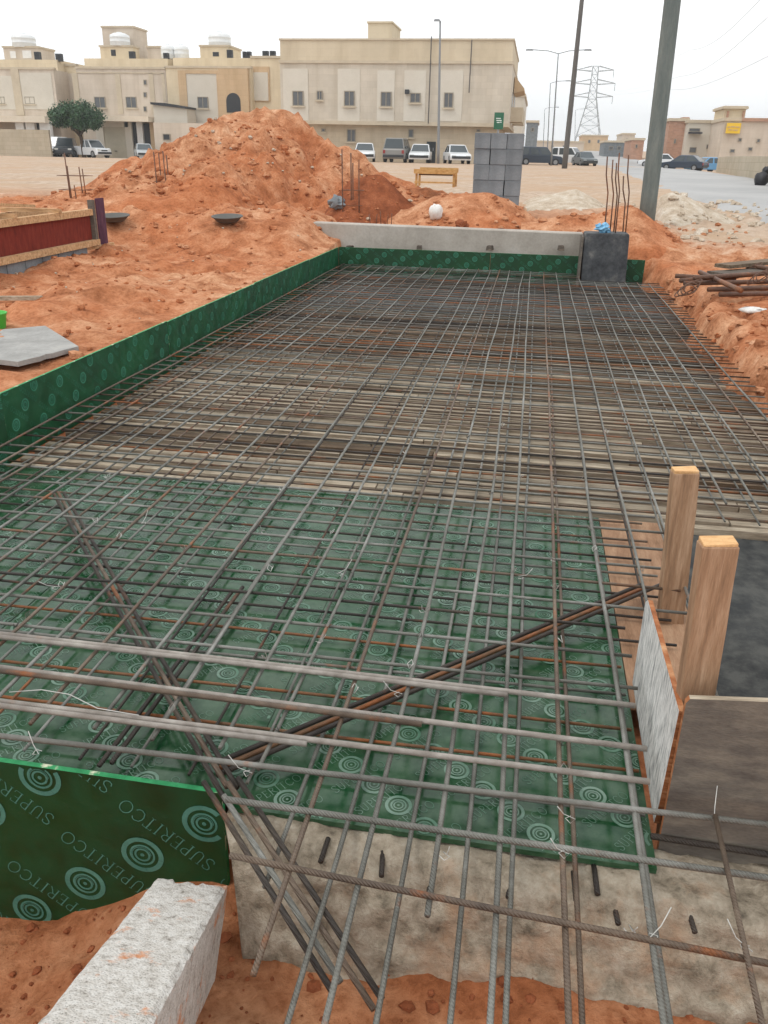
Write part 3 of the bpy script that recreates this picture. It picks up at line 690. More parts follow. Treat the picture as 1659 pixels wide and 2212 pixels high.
while y < 13.45:
    xr = .5 if y < 2.75 else (.72 if y < 4.1 else 1.86)
    if y > 12.75: xr = .72
    sk = .03*(1-sm(2, 6, y)); mb = MB()
    rod(mb, (-3.0, y-sk*1.6+rb.uniform(-.015, .015), .157), (xr+rb.uniform(-.03, .03), y+sk+rb.uniform(-.015, .015), .158), .0062, 6, .010)
    mb.build('cross_bar', rb.choice(MATC), upper, True)
    y += rb.uniform(.175, .205) if y < 4 else rb.uniform(.14, .175)
# near cross bars lying on top of the overhanging ends
for (a, b, z, m, r) in (((-40, 1586), (1760, 1792), .188, 'bar_grey', .0082), ((488, 1727), (1760, 1910), .188, 'bar_grey', .0085), ((497, 1848), (1760, 2100), .188, 'bar_brown', .0078)):
    mb = MB(); rod(mb, atz(*a, z), atz(*b, z), r, 8, .003); mb.build('cross_bar', m, upper, True)
mb = MB(); rod(mb, atz(1545, 1762, .2), atz(1650, 2225, .2), .007, 8, .002); mb.build('long_bar', 'bar_brown', upper, True)
def bow(mb, p, s, seed):
    """a twisted loop of tie wire at a crossing"""
    r_ = random.Random(seed); a = r_.random()*6
    pts = [p+Vector((math.cos(a+t*5)*.013, math.sin(a+t*5)*.013, .004*math.sin(t*9))) for t in (0, .33, .66, 1.0)]
    e = Vector((math.cos(a+2), math.sin(a+2), 0))*s
    pts += [p+e*.5+Vector((0, 0, .02)), p+e+Vector((0, 0, .045+.02*r_.random()))]
    mb.tube(pts, .0013, 4)
for i, (u, v, s) in enumerate(((1410, 2025, .05), (1612, 2050, .05), (1543, 1766, .05), (1218, 1845, .04), (1232, 1770, .04), (1125, 1248, .05), (735, 1240, .05), (120, 1270, .06), (535, 1670, .05), (912, 1320, .05), (690, 1385, .05), (570, 1150, .05), (1360, 2010, .04), (860, 1500, .05), (80, 1625, .03), (310, 1130, .05), (1195, 1210, .04), (960, 1850, .03))):
    mb = MB(); bow(mb, atz(u, v, .19), s, i); mb.build('tie_wire', 'wire', upper, True)
# knots of tie wire at some of the crossings
for i in range(74):
    mb = MB(); x = rb.choice(topx[4:]+[.57]); yk = 1.9+3.4*rb.random()**1.3
    p = Vector((x+rb.uniform(-.01, .01), yk, .181)); a = rb.random()*6
    mb.tube([p+Vector((math.cos(a+t*6.3)*.011, math.sin(a+t*6.3)*.011, -.012*math.cos(t*6.3))) for t in (0, .25, .5, .75, 1)]+[p+Vector((.016*math.cos(a+1), .016*math.sin(a+1), .012))], .0014, 4)
    mb.build('tie_wire', rb.choice(('wire', 'bar_dusty', 'bar_dark')), upper, True)
# lower mat
LX = [(-2.9+.183*i, 1.84) for i in range(12)]+[(-.70, 1.84), (-.53, 1.48), (-.375, 1.12), (-.19, .95), (-.035, .95), (.10, 1.0), (.26, 1.02), (.44, 1.1), (.60, 2.55), (.78, 2.55)]+[(.95+.175*i, 4.2) for i in range(6)]
for x, y0 in LX:
    mb = MB(); rod(mb, (x+rb.uniform(-.008, .008), y0, .038), (x+rb.uniform(-.03, .03), 12.8, .038), .0058 if y0 > 1.6 else .0072, 6, .009)
    mb.build('long_bar', rb.choice(MATS+['bar_dark']), lower, True)
y = 1.93
while y < 13.3:
    xr = .47 if y < 2.75 else (.70 if y < 4.15 else 1.86)
    if y > 12.75: xr = .72
    mb = MB(); sk = .03*(1-sm(2, 6, y))
    rod(mb, (-3.02, y-sk*1.6, .023), (xr, y+sk+rb.uniform(-.02, .02), .025), .0058, 6, .008)
    mb.build('cross_bar', rb.choice(MATC+['bar_dark']), lower, True); y += rb.uniform(.18, .21)
mb = MB(); rod(mb, atz(1405, 1806, .03), atz(1760, 1862, .03), .009, 8, .002); mb.build('cross_bar', 'bar_dark', lower, True)
# thick dusty bars in pairs across the near end
for (a, b, lab, m2, xe, m1) in (((-60, 1363), (1373, 1525), 'farthest of the three thick dusty bars laid across the near end of the mat', 'bar_dusty', .05, 'bar_dusty'),
                    ((-60, 1434), (1397, 1618), 'middle of the three thick bars across the near end, browner than the other two', 'bar_brown', -.2, 'bar_dusty'),
                    ((-60, 1508), (1402, 1688), 'nearest of the three thick dusty bars laid across the near end of the mat', 'bar_dusty', -.52, 'bar_dusty')):
    A, B = atz(*a, .196), atz(*b, .196)
    t = thing('thick_bar', (A+B)/2, lab, 'rebar', 'thick bars across the near end')
    mb = MB(); rod(mb, A, B, .0092, 10, .003); mb.build('bar', m1, t, True)
    d = (B-A).normalized(); o_ = Vector((-d.y, d.x, 0))*-.0185
    e = A+d*((xe-A.x)/d.x)
    mb = MB(); rod(mb, A+o_, e+o_, .0088, 10, .003); mb.build('bar', m2, t, True)
# diagonal bundles between the mats
def bundle(pts, lab, n, z, mats, sp=.024, r=.0085):
    P = [atz(u, v, zz) for (u, v), zz in zip(pts, z)]
    t = thing('rebar_bundle', P[0], lab, 'rebar', None)
    d = (P[-1]-P[0]).normalized(); o_ = Vector((-d.y, d.x, 0))
    for i in range(n):
        mb = MB(); off = o_*(i-(n-1)/2)*sp
        rod(mb, P[0]+off+d*rb.uniform(-.05, .05), P[-1]+off+d*rb.uniform(-.06, .06), r, 8, .003)
        mb.build('bar', mats[i % len(mats)], t, True)
bundle([(125, 1062), (497, 1712)], 'dark bundle of three bars slanting down from the left edge to the printed panel\'s corner', 3, [.10, .10], ['bar_dark', 'bar_brown', 'bar_dark'])
bundle([(480, 1690), (765, 2140)], 'bundle of bars slanting out over the concrete beam beside the aerated block', 4, [.12, -.02], ['bar_dark', 'bar_grey', 'bar_brown'], .03)
bundle([(1408, 1262), (452, 1668)], 'dark bundle of three bars slanting from the stakes towards the printed panel', 3, [.09, .09], ['bar_dark', 'bar_rust', 'bar_dark'])
bundle([(515, 1270), (235, 1640)], 'dark pair of bars lying low in the left half, parallel to the slab', 2, [.06, .06], ['bar_dark', 'bar_dark'], .03, .008)
mb = MB()
pts = [atz(u, v, .215) for u, v in ((20, 1495), (90, 1490), (150, 1500), (210, 1530), (300, 1545))]
mb.tube(pts, .0014, 5); one(mb, 'tie_wire', 'wire', 'loose curl of pale wire lying across the nearest thick bars at the left', 'wire', smooth=True)

# ------------------------------------------------------------------ side forms
SP = lambda ph: ((.306, -.252), (-.213, -.165), math.radians(143.5), ph, 2)
yb = [2.55, 4.9, 7.34, 9.78, 12.22, 13.52]
sl = ['nearest the camera along the left edge', 'second from the camera along the left edge', 'in the middle of the left edge', 'fourth from the camera along the left edge', 'short one at the far left corner']
yy = [1.9, 4.34, 6.78, 9.22, 11.66, 13.515]
for i in range(5):
    O = Vector((-3.062-.002*(i % 2), yy[i]+.002, -.02)); w = yy[i+1]-yy[i]-.004
    panel('form_board', O, VY, VZ, VX, w, .43+.006*(i % 2), .017, ['green_ply_side', 'print_dim'], 'green printed formwork panel standing on edge, '+sl[i], 'formwork', 'green side panels of the form', SP((.1*i, .21)), 'green_edge')
for i, (x0, x1) in enumerate(((-3.06, -.62), (-.616, .76))):
    panel('form_board', Vector((x0, 13.52, -.02)), VX, VZ, -VY, x1-x0, .435, .017, ['green_ply', 'print_dim'], ('long' if i == 0 else 'shorter')+' green printed formwork panel at the far end, '+('at the left corner' if i == 0 else 'touching the black column stub'), 'formwork', 'green side panels of the form', SP((.2+.3*i, .2)), 'green_edge')
panel('form_board', Vector((1.40, 13.47, -.02)), VX, VZ, -VY, .33, .42, .017, ['green_ply', 'print_dim'], 'small square green formwork panel at the far end, right of the black column stub', 'formwork', 'green side panels of the form', SP((.05, .3)), 'green_edge')
c0 = at(308, 1846, 1.765); x0 = -2.6; z0 = -.66
panel('form_board', Vector((x0, 1.765, z0)), VX, VZ, -VY, at(482, 1760, 1.765).x-x0, .055-z0, .018, ['green_ply', 'print'], 'big dark green printed panel in the foreground, behind the aerated block', 'formwork', None, SP((c0.x-x0, c0.z-z0)), 'green_edge', 1.0)
# wedges between far panel and beam
for i, u in enumerate((755, 905, 1058, 1212)):
    p = at(u, 536, 13.58); mb = MB(); mb.box(p+Vector((0, .04, .0)), (.09, .16, .07), Matrix.Rotation(.3*(i % 2)-.2, 3, 'Z'), 0, .8)
    one(mb, 'timber_wedge', 'plank_dark', 'brown timber wedge on the far green panel, '+('leftmost of four', 'second from the left of four', 'third from the left of four', 'next to the black column stub')[i], 'wedge', 'wedges behind the far panel')
# far beam
mb = MB(); xs_ = frange(-4.2, .77, .1)
y0, y1 = 13.73, 13.98
A = at(625, 478, 13.73); B = at(1255, 504, 13.73)
for x in xs_:
    zt = A.z+(B.z-A.z)*(x-A.x)/(B.x-A.x)+.006*noise.noise(Vector((x*2, 1, 1)))
    mb.v += [(x, y0, .2), (x, y0, zt-.015), (x, y0+.015, zt), (x, y1, zt), (x, y1, .2)]
n = len(xs_)
for i in range(n-1):
    for j in range(4): mb.f.append((i*5+j, (i+1)*5+j, (i+1)*5+j+1, i*5+j+1)); mb.m.append(0)
mb.f += [(0, 1, 2, 3, 4), tuple((n-1)*5+j for j in (4, 3, 2, 1, 0))]; mb.m += [0, 0]
one(mb, 'concrete_beam', 'concrete', 'smooth pale grey concrete beam behind the far green panels', 'beam')
# bars and column stubs
def starter(name, loc, spots, lab, cat, group=None, mat='rusty_steel', r=.011, links=()):
    t = thing(name, loc, lab, cat, group)
    for (a, b) in spots:
        mb = MB(); rod(mb, a, b, r, 6, .008); mb.build('bar', mat, t, True)
    for pts in links:
        mb = MB(); mb.tube(pts+[pts[0]], .005, 5); mb.build('stirrup', mat, t, True)
    return t
cl = at(1262, 606, 13.2); cr = at(1352, 606, 13.2); ct = at(1300, 503, 13.2).z
t = thing('column_stub', (1.08, 13.35, 0), 'black bitumen-coated column stub with bent rebar at the far end', 'column')
mb = MB(); mb.prism([(.80, -.1), (1.46, -.1), (1.42, ct-.02), (1.40, ct), (.79, ct-.01), (.77, ct-.03)], 13.2, 13.62); mb.build('concrete', 'bitumen', t, False, .012)
mb = MB(); mb.bx(.735, .765, 13.19, 13.6, -.02, ct-.06); mb.build('side_board', 'ply_grey', t)
for u0, u1, v1, y in ((1306, 1312, 338, 13.35), (1318, 1324, 345, 13.5), (1330, 1338, 330, 13.3), (1352, 1358, 335, 13.42), (1346, 1347, 380, 13.52), (1326, 1332, 352, 13.56)):
    mb = MB(); a = at(u0, 500, y); a.z = ct-.05; b = at(u1, v1, y); mid = a.lerp(b, .55)+Vector((.03, 0, 0))
    mb.tube([a, a.lerp(mid, .5), mid, mid.lerp(b, .5)+Vector((-.02, 0, 0)), b], .011, 6); mb.build('bar', 'rusty_steel', t, True)
mb = MB()
p = Vector((at(1302, 492, 13.3).x, 13.3, ct+.06))
mb.blob(p, .085, 4, 0, .8, .9, 7, 10); mb.blob(p+Vector((.07, .02, -.03)), .05, 9, 0, .7, .9); mb.blob(p+Vector((-.06, .0, .03)), .045, 12, 0, .9, 1.0)
one(mb, 'plastic_bag', 'blue_bag', 'crumpled light blue plastic bag tied to the bars of the black column stub', 'plastic bag')
def cluster(us, vb, vt, y, lab, dy=.35, tie=True):
    us = list(us); sp = []
    z0 = at(us[0], vb, y).z
    for i, (u, vtop) in enumerate(zip(us, vt)):
        yy_ = y+dy*(i % 2); a = at(u, vb, yy_); b = at(u, vtop, yy_); a.z = min(a.z, z0)-.15; a.x = b.x+.02
        sp.append((a, b))
    lk = []
    if tie:
        xa = min(s[0].x for s in sp); xb = max(s[0].x for s in sp)
        for k in (.25, .5): 
            z = z0+k; lk.append([Vector((xa-.02, y-.02, z)), Vector((xb+.02, y-.02, z)), Vector((xb+.02, y+dy+.02, z)), Vector((xa-.02, y+dy+.02, z))])
    starter('starter_bars', (sp[0][0].x, y, z0), sp, lab, 'rebar', 'groups of starter bars standing in the soil', links=lk)
cluster((332, 343, 352, 359), 455, (328, 330, 326, 335), 15.2, 'thin rusty starter bars standing at the front foot of the huge earth heap', .3)
cluster((739, 757, 775, 762), 475, (322, 330, 345, 352), 15.4, 'rusty starter bars standing in front of the small dark red heap', .3)
cluster((138, 145, 170, 178, 160), 440, (330, 358, 360, 365, 400), 15.5, 'rusty starter bars standing behind the dark red formwork box at the left', .4)
mb_s = []
for i, u in enumerate((800, 812, 824, 836, 845)):
    a = at(u, 486, 14.6); b = at(u+random.uniform(-3, 3), 458+random.uniform(-4, 6), 14.6); mb_s.append((a, b))
starter('starter_bars', mb_s[0][0], mb_s, 'short rusty starter bars poking up just behind the pale concrete beam', 'rebar', 'groups of starter bars standing in the soil', r=.007)

# ------------------------------------------------------------------ right edge: stakes, boards
def stake(name, base, top, w, d, yaw, lab, chip=False):
    t = thing(name, base, lab, 'wooden stake', 'wooden stakes beside the boards')
    base, top = Vector(base), Vector(top); dz = (top-base).normalized()
    ax = Vector((math.cos(yaw), math.sin(yaw), 0)); ax = (ax-dz*ax.dot(dz)).normalized(); ay = dz.cross(ax)
    mb = MB(); o_ = 0; K = 9
    L_ = (top-base).length
    for i in range(K):
        s = i/(K-1); c = base+dz*(L_-.012)*s
        for sx, sy in ((-1, -1), (1, -1), (1, 1), (-1, 1)):
            j = .0025*noise.noise(Vector((i*1.3, sx*2, sy*5+base.x*9)))
            mb.v.append(tuple(c+ax*sx*(w/2+j)+ay*sy*(d/2+j)))
    for i in range(K-1):
        for j in range(4): mb.f.append((i*4+j, i*4+(j+1) % 4, (i+1)*4+(j+1) % 4, (i+1)*4+j)); mb.m.append(0)
    mb.f.append((0, 3, 2, 1)); mb.m.append(0); mb.f.append(tuple((K-1)*4+j for j in range(4))); mb.m.append(0)
    mb.build('shaft', 'stake', t, False, .004)
    mb = MB(); c = base+dz*(L_-.012)
    tops = []
    for sx, sy, hh in ((-1, -1, .012), (1, -1, .008), (1, 1, .013), (-1, 1, .012)):
        tops.append(c+ax*sx*(w/2-.003)+ay*sy*(d/2-.003)+dz*(hh+.001))
    bot = [c+ax*sx*(w/2-.003)+ay*sy*(d/2-.003)+dz*.0005 for sx, sy in ((-1, -1), (1, -1), (1, 1), (-1, 1))]
    if chip:
        cx = c-ax*w*.2-ay*d*.5+dz*.006; tops[0] -= dz*.008
    mb.add(bot+tops, [(0, 1, 5, 4), (1, 2, 6, 5), (2, 3, 7, 6), (3, 0, 4, 7), (4, 5, 6, 7)]); mb.build('sawn_end', 'stake_end', t, False, .002)
yA = 3.15; tp = at(1482, 1016, yA); bs = at(1440, 1420, yA); bs = bs+(bs-tp)*.45
stake('wooden_stake', bs, tp+Vector((0, .02, 0)), .10, .06, .12, 'taller clean wooden stake, farther one, standing behind the small white board')
yB = 1.98; tp = at(1556, 1172, yB); bs = at(1503, 1505, yB); bs = bs+(bs-tp)*1.1
stake('wooden_stake', bs, tp+Vector((0, .02, 0)), .092, .05, .14, 'nearer knotty wooden stake with chipped top, standing behind the grey plywood board', True)
# knots on the near stake
mb = MB()
# white board on edge
mb.box((0, 0, 0), (.016, .66, .44)); 
a = at(1467, 1536, 1.90); xw = a.x
mb = MB(); zt0 = a.z; far = atx(1397, 1290, xw+.01)
vs = [(xw, 1.90, zt0), (xw, 1.915, .10), (xw+.005, 1.95, .0), (xw+.01, far.y, .02), (xw+.012, far.y+.02, far.z-.03), (xw+.012, far.y-.02, far.z)]
vs2 = [(x+.016, y, z) for x, y, z in vs]; k = len(vs)
mb.add(vs, [tuple(range(k))], 0); mb.add(vs2, [tuple(reversed(range(k)))], 1)
for i in range(k): mb.add([vs[i], vs[(i+1) % k], vs2[(i+1) % k], vs2[i]], [(0, 1, 2, 3)], 1)
one(mb, 'white_board', ['white_board', 'ply_edge'], 'scuffed white-faced board standing on edge between green deck and grey board', 'board')
# grey-brown plywood board facing the camera
mb = MB(); p0 = at(1474, 1540, 1.872); p1 = at(1510, 1508, 1.872); pz = at(1660, 1514, 1.872)
sl = (pz.z-p1.z)/(pz.x-p1.x); x1 = p1.x+1.2; pb = at(1412, 1800, 1.872)
fr = [(pb.x+.02, -.035), (x1, -.05), (x1, p1.z+sl*1.2), (p0.x+.012, p1.z-.006), (p0.x+.004, p1.z-.02)]
k = len(fr); A_ = [(x, 1.872, z) for x, z in fr]; B_ = [(x, 1.89, z) for x, z in fr]
mb.add(A_, [tuple(range(k))], 0); mb.add(B_, [tuple(reversed(range(k)))], 0)
for i in range(k): mb.add([A_[i], A_[(i+1) % k], B_[(i+1) % k], B_[i]], [(0, 1, 2, 3)], 1 if i == 2 else 2)
one(mb, 'plywood_board', ['ply_grey', 'plank_pale', 'ply_edge'], 'weathered grey-brown plywood board standing at the right, in front of the stakes', 'board')
# black board behind the stakes
mb = MB(); mb.box((1.62, 3.2, -.075), (1.75, 1.92, .018), Matrix.Rotation(math.radians(2), 3, 'X'))
one(mb, 'plywood_board', ['ply_black'], 'black-faced plywood board lying behind the two stakes', 'board')
mb = MB(); mb.bar((.82, 4.2, -.03), (2.0, 4.26, -.03), .05, .05); one(mb, 'timber_batten', 'plank_pale', 'pale batten along the deck edge behind the black board', 'batten')

# ------------------------------------------------------------------ foreground: rough ground beam, block
prof = [(1.872, -.55), (1.868, -.026), (1.80, -.026), (1.72, -.03), (1.685, -.04), (1.66, -.06), (1.645, -.09), (1.63, -.13), (1.618, -.17), (1.608, -.21), (1.60, -.245), (1.58, -.26), (1.57, -.30), (1.555, -.36), (1.55, -.44), (1.55, -.6)]
# resample the profile finely
pf = []
for (a, b), (c, d) in zip(prof, prof[1:]):
    n_ = max(1, int(math.hypot(c-a, d-b)/.014))
    for i in range(n_): pf.append((a+(c-a)*i/n_, b+(d-b)*i/n_))
pf.append(prof[-1])
X_ = frange(-.745, 2.6, .013); mb = MB(); np_ = len(pf)
for x in X_:
    skew = .03*(x+.1)
    for j, (y, z) in enumerate(pf):
        rough = 0 if j < 3 else sm(-.745, -.68, x)
        d = .026*fbm(x, z*1.4+y, 5, 4, 3.3)+.016*fbm(x, z+y, 17, 3, 8.1)
        h = noise.noise(Vector((x*7, (z+y)*7, 21)))
        if h > .38: d -= .05*(h-.38)
        xo = x+.55*(1.77-min(1.77, y))*(1-sm(-.745, -.25, x))
        mb.v.append((xo, y+skew-d*rough*.8-.02*(0 if j < 2 else 1)*sm(.0, 1.0, x), z+d*rough*.7))
for i in range(len(X_)-1):
    for j in range(np_-1): mb.f.append((i*np_+j, i*np_+j+1, (i+1)*np_+j+1, (i+1)*np_+j)); mb.m.append(0)
mb.f.append(tuple(range(np_))); mb.m.append(0)
bt = thing('ground_beam', (.8, 1.66, -.5), 'rough pale ground beam with cracks and rebar stubs in the foreground', 'beam')
mb.build('concrete', 'beam', bt, True)
for u, v in ((820, 1870), (1105, 1915), (1240, 1915), (1325, 1965), (1490, 1990), (1380, 1830), (1650, 1800), (1285, 1900), (930, 1910), (700, 1840)):
    p = onray(u, v); d_ = ray(u, v).normalized()
    # march to the battered face
    t_ = .8; P_ = None
    while t_ < 4:
        q = EYE+d_*t_
        if q.z < -.02-.0 and q.y > 1.62+ (q.z+.2)*.35: P_ = q; break
        t_ += .004
    if P_ is None: continue
    mb = MB(); ln = random.uniform(.032, .05)
    mb.tube([P_+Vector((0, .05, 0)), P_+Vector((random.uniform(-.012, .012), -ln*.9, -.1*ln))], .0075, 8); mb.build('rebar_stub', 'bar_dark', bt, True)
# aerated block
fl = EYE+ray(345, 1888)*(2.25/F); fr_ = EYE+ray(492, 1906)*(2.25/F); nl = EYE+ray(128, 2216)*(1.42/F)
ux = (fr_-fl); wB = .19; ux.normalize(); ly = (nl-fl); ly = (ly-ux*ly.dot(ux)).normalized(); nz_ = ux.cross(-ly).normalized()
if nz_.z < 0: nz_ = -nz_
mb = MB(); LB = .92; HB = .25; nx_, ny_, nz2 = 14, 34, 10
def bp(i, j, k_):
    s = i/nx_; t_ = j/ny_; h_ = k_/nz2
    p = fl+ux*wB*s+ly*LB*t_-nz_*HB*(1-h_)
    e = Vector((0, 0, 0)); sd = noise.noise(p*17)*.005
    edge = (s < .02 or s > .98)+(t_ < .02 or t_ > .98)+(h_ > .98)
    if edge >= 2: p = p-nz_*(.004+abs(noise.noise(p*30))*.012)
    if t_ < .03 and h_ > .9:   # broken far corner
        p = p+ly*(.012+.05*max(0, noise.noise(Vector((s*5, 2, 7)))))-nz_*.01*max(0, noise.noise(Vector((s*6, 4, 7))))
    return p+nz_*sd*.4+ux*sd*.3*(1 if s > .5 else -1)*(s < .02 or s > .98)
idx = {}
def vid(i, j, k_):
    if (i, j, k_) not in idx: idx[(i, j, k_)] = len(mb.v); mb.v.append(tuple(bp(i, j, k_)))
    return idx[(i, j, k_)]
for i in range(nx_):
    for j in range(ny_):
        for k_ in (0, nz2): mb.f.append((vid(i, j, k_), vid(i+1, j, k_), vid(i+1, j+1, k_), vid(i, j+1, k_))); mb.m.append(0)
for i in range(nx_):
    for k_ in range(nz2):
        for j in (0, ny_): mb.f.append((vid(i, j, k_), vid(i+1, j, k_), vid(i+1, j, k_+1), vid(i, j, k_+1))); mb.m.append(0)
for j in range(ny_):
    for k_ in range(nz2):
        for i in (0, nx_): mb.f.append((vid(i, j, k_), vid(i, j+1, k_), vid(i, j+1, k_+1), vid(i, j, k_+1))); mb.m.append(0)
one(mb, 'aerated_block', 'aac', 'pale porous building block smeared with orange soil, leaning by the printed panel', 'block', smooth=False)

mb = MB(); q = fl+ux*.095+ly*.74-nz_*.26; zb2 = -.5
mb.box((q.x, q.y, (q.z-.03+zb2)/2), (.2, .2, q.z-.03-zb2), Matrix.Rotation(math.atan2(ly.y, ly.x)+.3, 3, 'Z'))
one(mb, 'aerated_block', 'aac', 'upright pale building block propping up the leaning porous block from below', 'block', bevel=.006)
# ------------------------------------------------------------------ left side: red formwork box, sheet, bucket, timbers
DG.update()
yR = 9.6
rt = at(196, 452, yR); rbm = at(205, 540, yR); ltp = at(-20, 492, 8.2)
a = Vector((rt.x, yR, 0)); 
# the box runs towards the camera to the left
p_far = onray(210, 548); p_near = onray(-60, 612)
d = Vector((p_near.x-p_far.x, p_near.y-p_far.y, 0)).normalized(); nrm = Vector((-d.y, d.x, 0))
if nrm.x < 0: nrm = -nrm
zb_ = g(p_far.x, p_far.y)
Zt = EYE.z+(at(196, 452, p_far.y).z-EYE.z)
t = thing('formwork_box', (p_far.x, p_far.y, zb_), 'long dark red plywood formwork box with pale timber rails at the left edge', 'formwork')
def seg(s0, s1, n0, n1, z0, z1, name, mat, bev=0, parent=t):
    mb = MB(); P = Vector((p_far.x, p_far.y, 0))
    c = [P+d*s+nrm*n for s in (s0, s1) for n in (n0, n1)]
    vs = [(q.x, q.y, z) for z in (z0, z1) for q in c]
    mb.add(vs, [(0, 2, 3, 1), (4, 5, 7, 6), (0, 1, 5, 4), (2, 6, 7, 3), (0, 4, 6, 2), (1, 3, 7, 5)])
    return mb.build(name, mat, parent, False, bev)
hz = Zt-zb_
print('box', p_far, p_near, hz)
LB_ = 4.0
zl = zb_+.24*hz
seg(.1, LB_, -.02, 0, zl+.06, Zt-.06, 'red_panel', 'ply_red')
seg(.1, LB_, -.72, -.70, zl+.06, Zt-.06, 'red_panel', 'ply_red')
seg(.02, LB_, -.03, .05, Zt-.075, Zt+.01, 'rail', 'timber')
seg(.02, LB_, -.76, -.68, Zt-.075, Zt+.0, 'rail', 'timber')
seg(.0, LB_, -.02, .075, zl-.02, zl+.06, 'rail', 'timber')
seg(.01, .09, -.02, .055, zl+.06, Zt+.13, 'post', 'ply_grey')
seg(-.24, .005, .056, .078, zl-.02, Zt+.15, 'end_board', 'purple')
for s in (1.0, 2.1, 3.2): seg(s, s+.07, -.78, .06, Zt+.012, Zt+.06, 'tie_batten', 'timber')
for i in range(7):
    s = .35+i*.42; tb = thing('grey_block', tuple(Vector((p_far.x, p_far.y, zb_))+d*s), 'grey block in the course under the red formwork box', 'block', 'grey blocks under the red formwork box')
    seg(s, s+.405, -.16, .03, zb_-.05, zl-.03, 'block', 'cmu', .006, tb)
mb = MB(); mb.bar(onray(150, 556)+Vector((0, 0, .07)), onray(245, 540)+Vector((0, 0, .09)), .06, .04); one(mb, 'timber_batten', 'timber', 'short batten lying on the ground under the end of the red formwork box', 'batten')
mb = MB(); q = Vector((p_far.x, p_far.y, Zt+.09)); mb.bar(q+d*1.1+nrm*-.3, q+d*2.9+nrm*.02+Vector((0, 0, .12)), .09, .035); one(mb, 'timber_batten', 'timber', 'pale plank lying aslant on top of the red formwork box', 'batten')
mb = MB(); q = onray(0, 657); mb.bar(q+Vector((-.6, -.02, .03)), onray(112, 650)+Vector((0, 0, .03)), .05, .04); one(mb, 'timber_batten', 'plank_pale', 'thin pale batten lying on the soil above the green bucket', 'batten')
q = onray(17, 712); mb = MB(); mb.lathe(q+Vector((-.115, 0, .0)), [(.0, 0), (.08, 0), (.085, .01), (.105, .125), (.112, .13), (.112, .14), (.1, .14), (.08, .02), (0, .02)], 20); one(mb, 'bucket', 'lime', 'bright green plastic bucket cut off by the left edge', 'bucket', smooth=True)
q0 = onray(10, 730); q1 = onray(100, 722); q2 = onray(172, 768); q3 = onray(42, 803); q4 = onray(-80, 790)
mb = MB(); up_ = Vector((0, 0, .06)); f_ = []
pts = [q0, q1, q2]
n_ = 9
for i in range(1, n_): 
    s = i/n_; f_.append(q2.lerp(q3, s)+Vector((.02*noise.noise(Vector((i*.9, 0, 3))), .03*noise.noise(Vector((i*.9, 5, 3))), 0)))
pts = pts+f_+[q3, q4]
k = len(pts); z_ = max(p.z for p in pts)+.07
A_ = [(p.x, p.y, z_+.02*(i % 3 == 0)*0) for i, p in enumerate(pts)]; B_ = [(p.x, p.y, z_-.035) for p in pts]
mb.add(A_, [tuple(range(k))]); mb.add(B_, [tuple(reversed(range(k)))])
for i in range(k): mb.add([A_[i], A_[(i+1) % k], B_[(i+1) % k], B_[i]], [(0, 1, 2, 3)])
one(mb, 'grey_sheet', 'rubber_sheet' if 'rubber_sheet' in MT else 'concrete_grey', 'broken grey sheet lying on the soil beside the left green panel', 'sheet')
for u, v, lab in ((248, 482, 'flat grey pan lying on the soil right of the red formwork box'), (492, 484, 'flat grey pan lying on the soil slope at the foot of the huge heap')):
    q = hit(u, v)
    mb = MB(); mb.lathe((0, 0, 0), [(0, 0), (.14, 0), (.17, .02), (.23, .08), (.245, .08), (.245, .092), (.225, .092), (.165, .035), (0, .03)], 22)
    mb.v = [tuple(Matrix.Rotation(math.radians(5), 3, 'X') @ Vector(p)+q+Vector((0, 0, .03))) for p in mb.v]
    one(mb, 'mortar_pan', 'rubber', lab, 'pan', smooth=True)
# ------------------------------------------------------------------ middle distance
# grey block stack
yS = 17.0
bl = at(1018, 440, yS); br = at(1120, 440, yS); tz = at(1060, 287, yS).z
nb, rows = 3, 5
w = (br.x-bl.x)/nb; zbase = bl.z-.12; h = (tz-zbase)/rows
for r_ in range(rows):
    for i in range(nb):
        for k_ in range(2):
            mb = MB(); jx = random.uniform(-.008, .008); jy = random.uniform(-.012, .012)
            ww = w
            x0 = bl.x+i*w+jx; 
            mb.bx(x0+.002, x0+ww-.003, yS+k_*.41+jy, yS+k_*.41+.40+jy, zbase+r_*h+.002, zbase+(r_+1)*h-.002)
            row = ('bottom', 'second lowest', 'middle', 'second highest', 'top')[r_]
            lab = 'grey block in the '+row+' course of the stack, '+('left', 'middle', 'right')[i]+' column' + (', facing the slab' if k_ == 0 else ', at the back')
            one(mb, 'grey_block', 'cmu', lab, 'block', 'grey blocks of the stack', bevel=.006)
# trestle
q = onray(935, 403); yT = 18.6
x0, x1 = at(893, 400, yT).x, at(985, 400, yT).x; zt = at(940, 366, yT).z; zb_ = at(940, 404, yT).z
t = thing('trestle', ((x0+x1)/2, yT, zb_), 'low yellow-brown timber trough on legs standing on the sand', 'trestle')
mb = MB(); mb.bx(x0, x1, yT, yT+.04, zt-.09, zt); mb.build('side_board', 'yellow_wood', t)
mb = MB(); mb.bx(x0+.05, x1-.02, yT+.6, yT+.64, zt-.06, zt+.03); mb.build('side_board', 'yellow_wood', t)
for xx in (x0+.03, x1-.08):
    for yy_ in (yT+.045, yT+.54): mb = MB(); mb.bx(xx, xx+.045, yy_, yy_+.045, zb_, zt-.01); mb.build('leg', 'yellow_wood', t)
mb = MB(); mb.bx(x0+.1, x1-.1, yT+.05, yT+.58, zt-.12, zt-.09); mb.build('floor_board', 'plank_brown', t)
mb = MB(); mb.bx(x0+.02, x1-.02, yT-.03, yT-.002, zt-.27, zt-.24); mb.build('brace', 'yellow_wood', t)
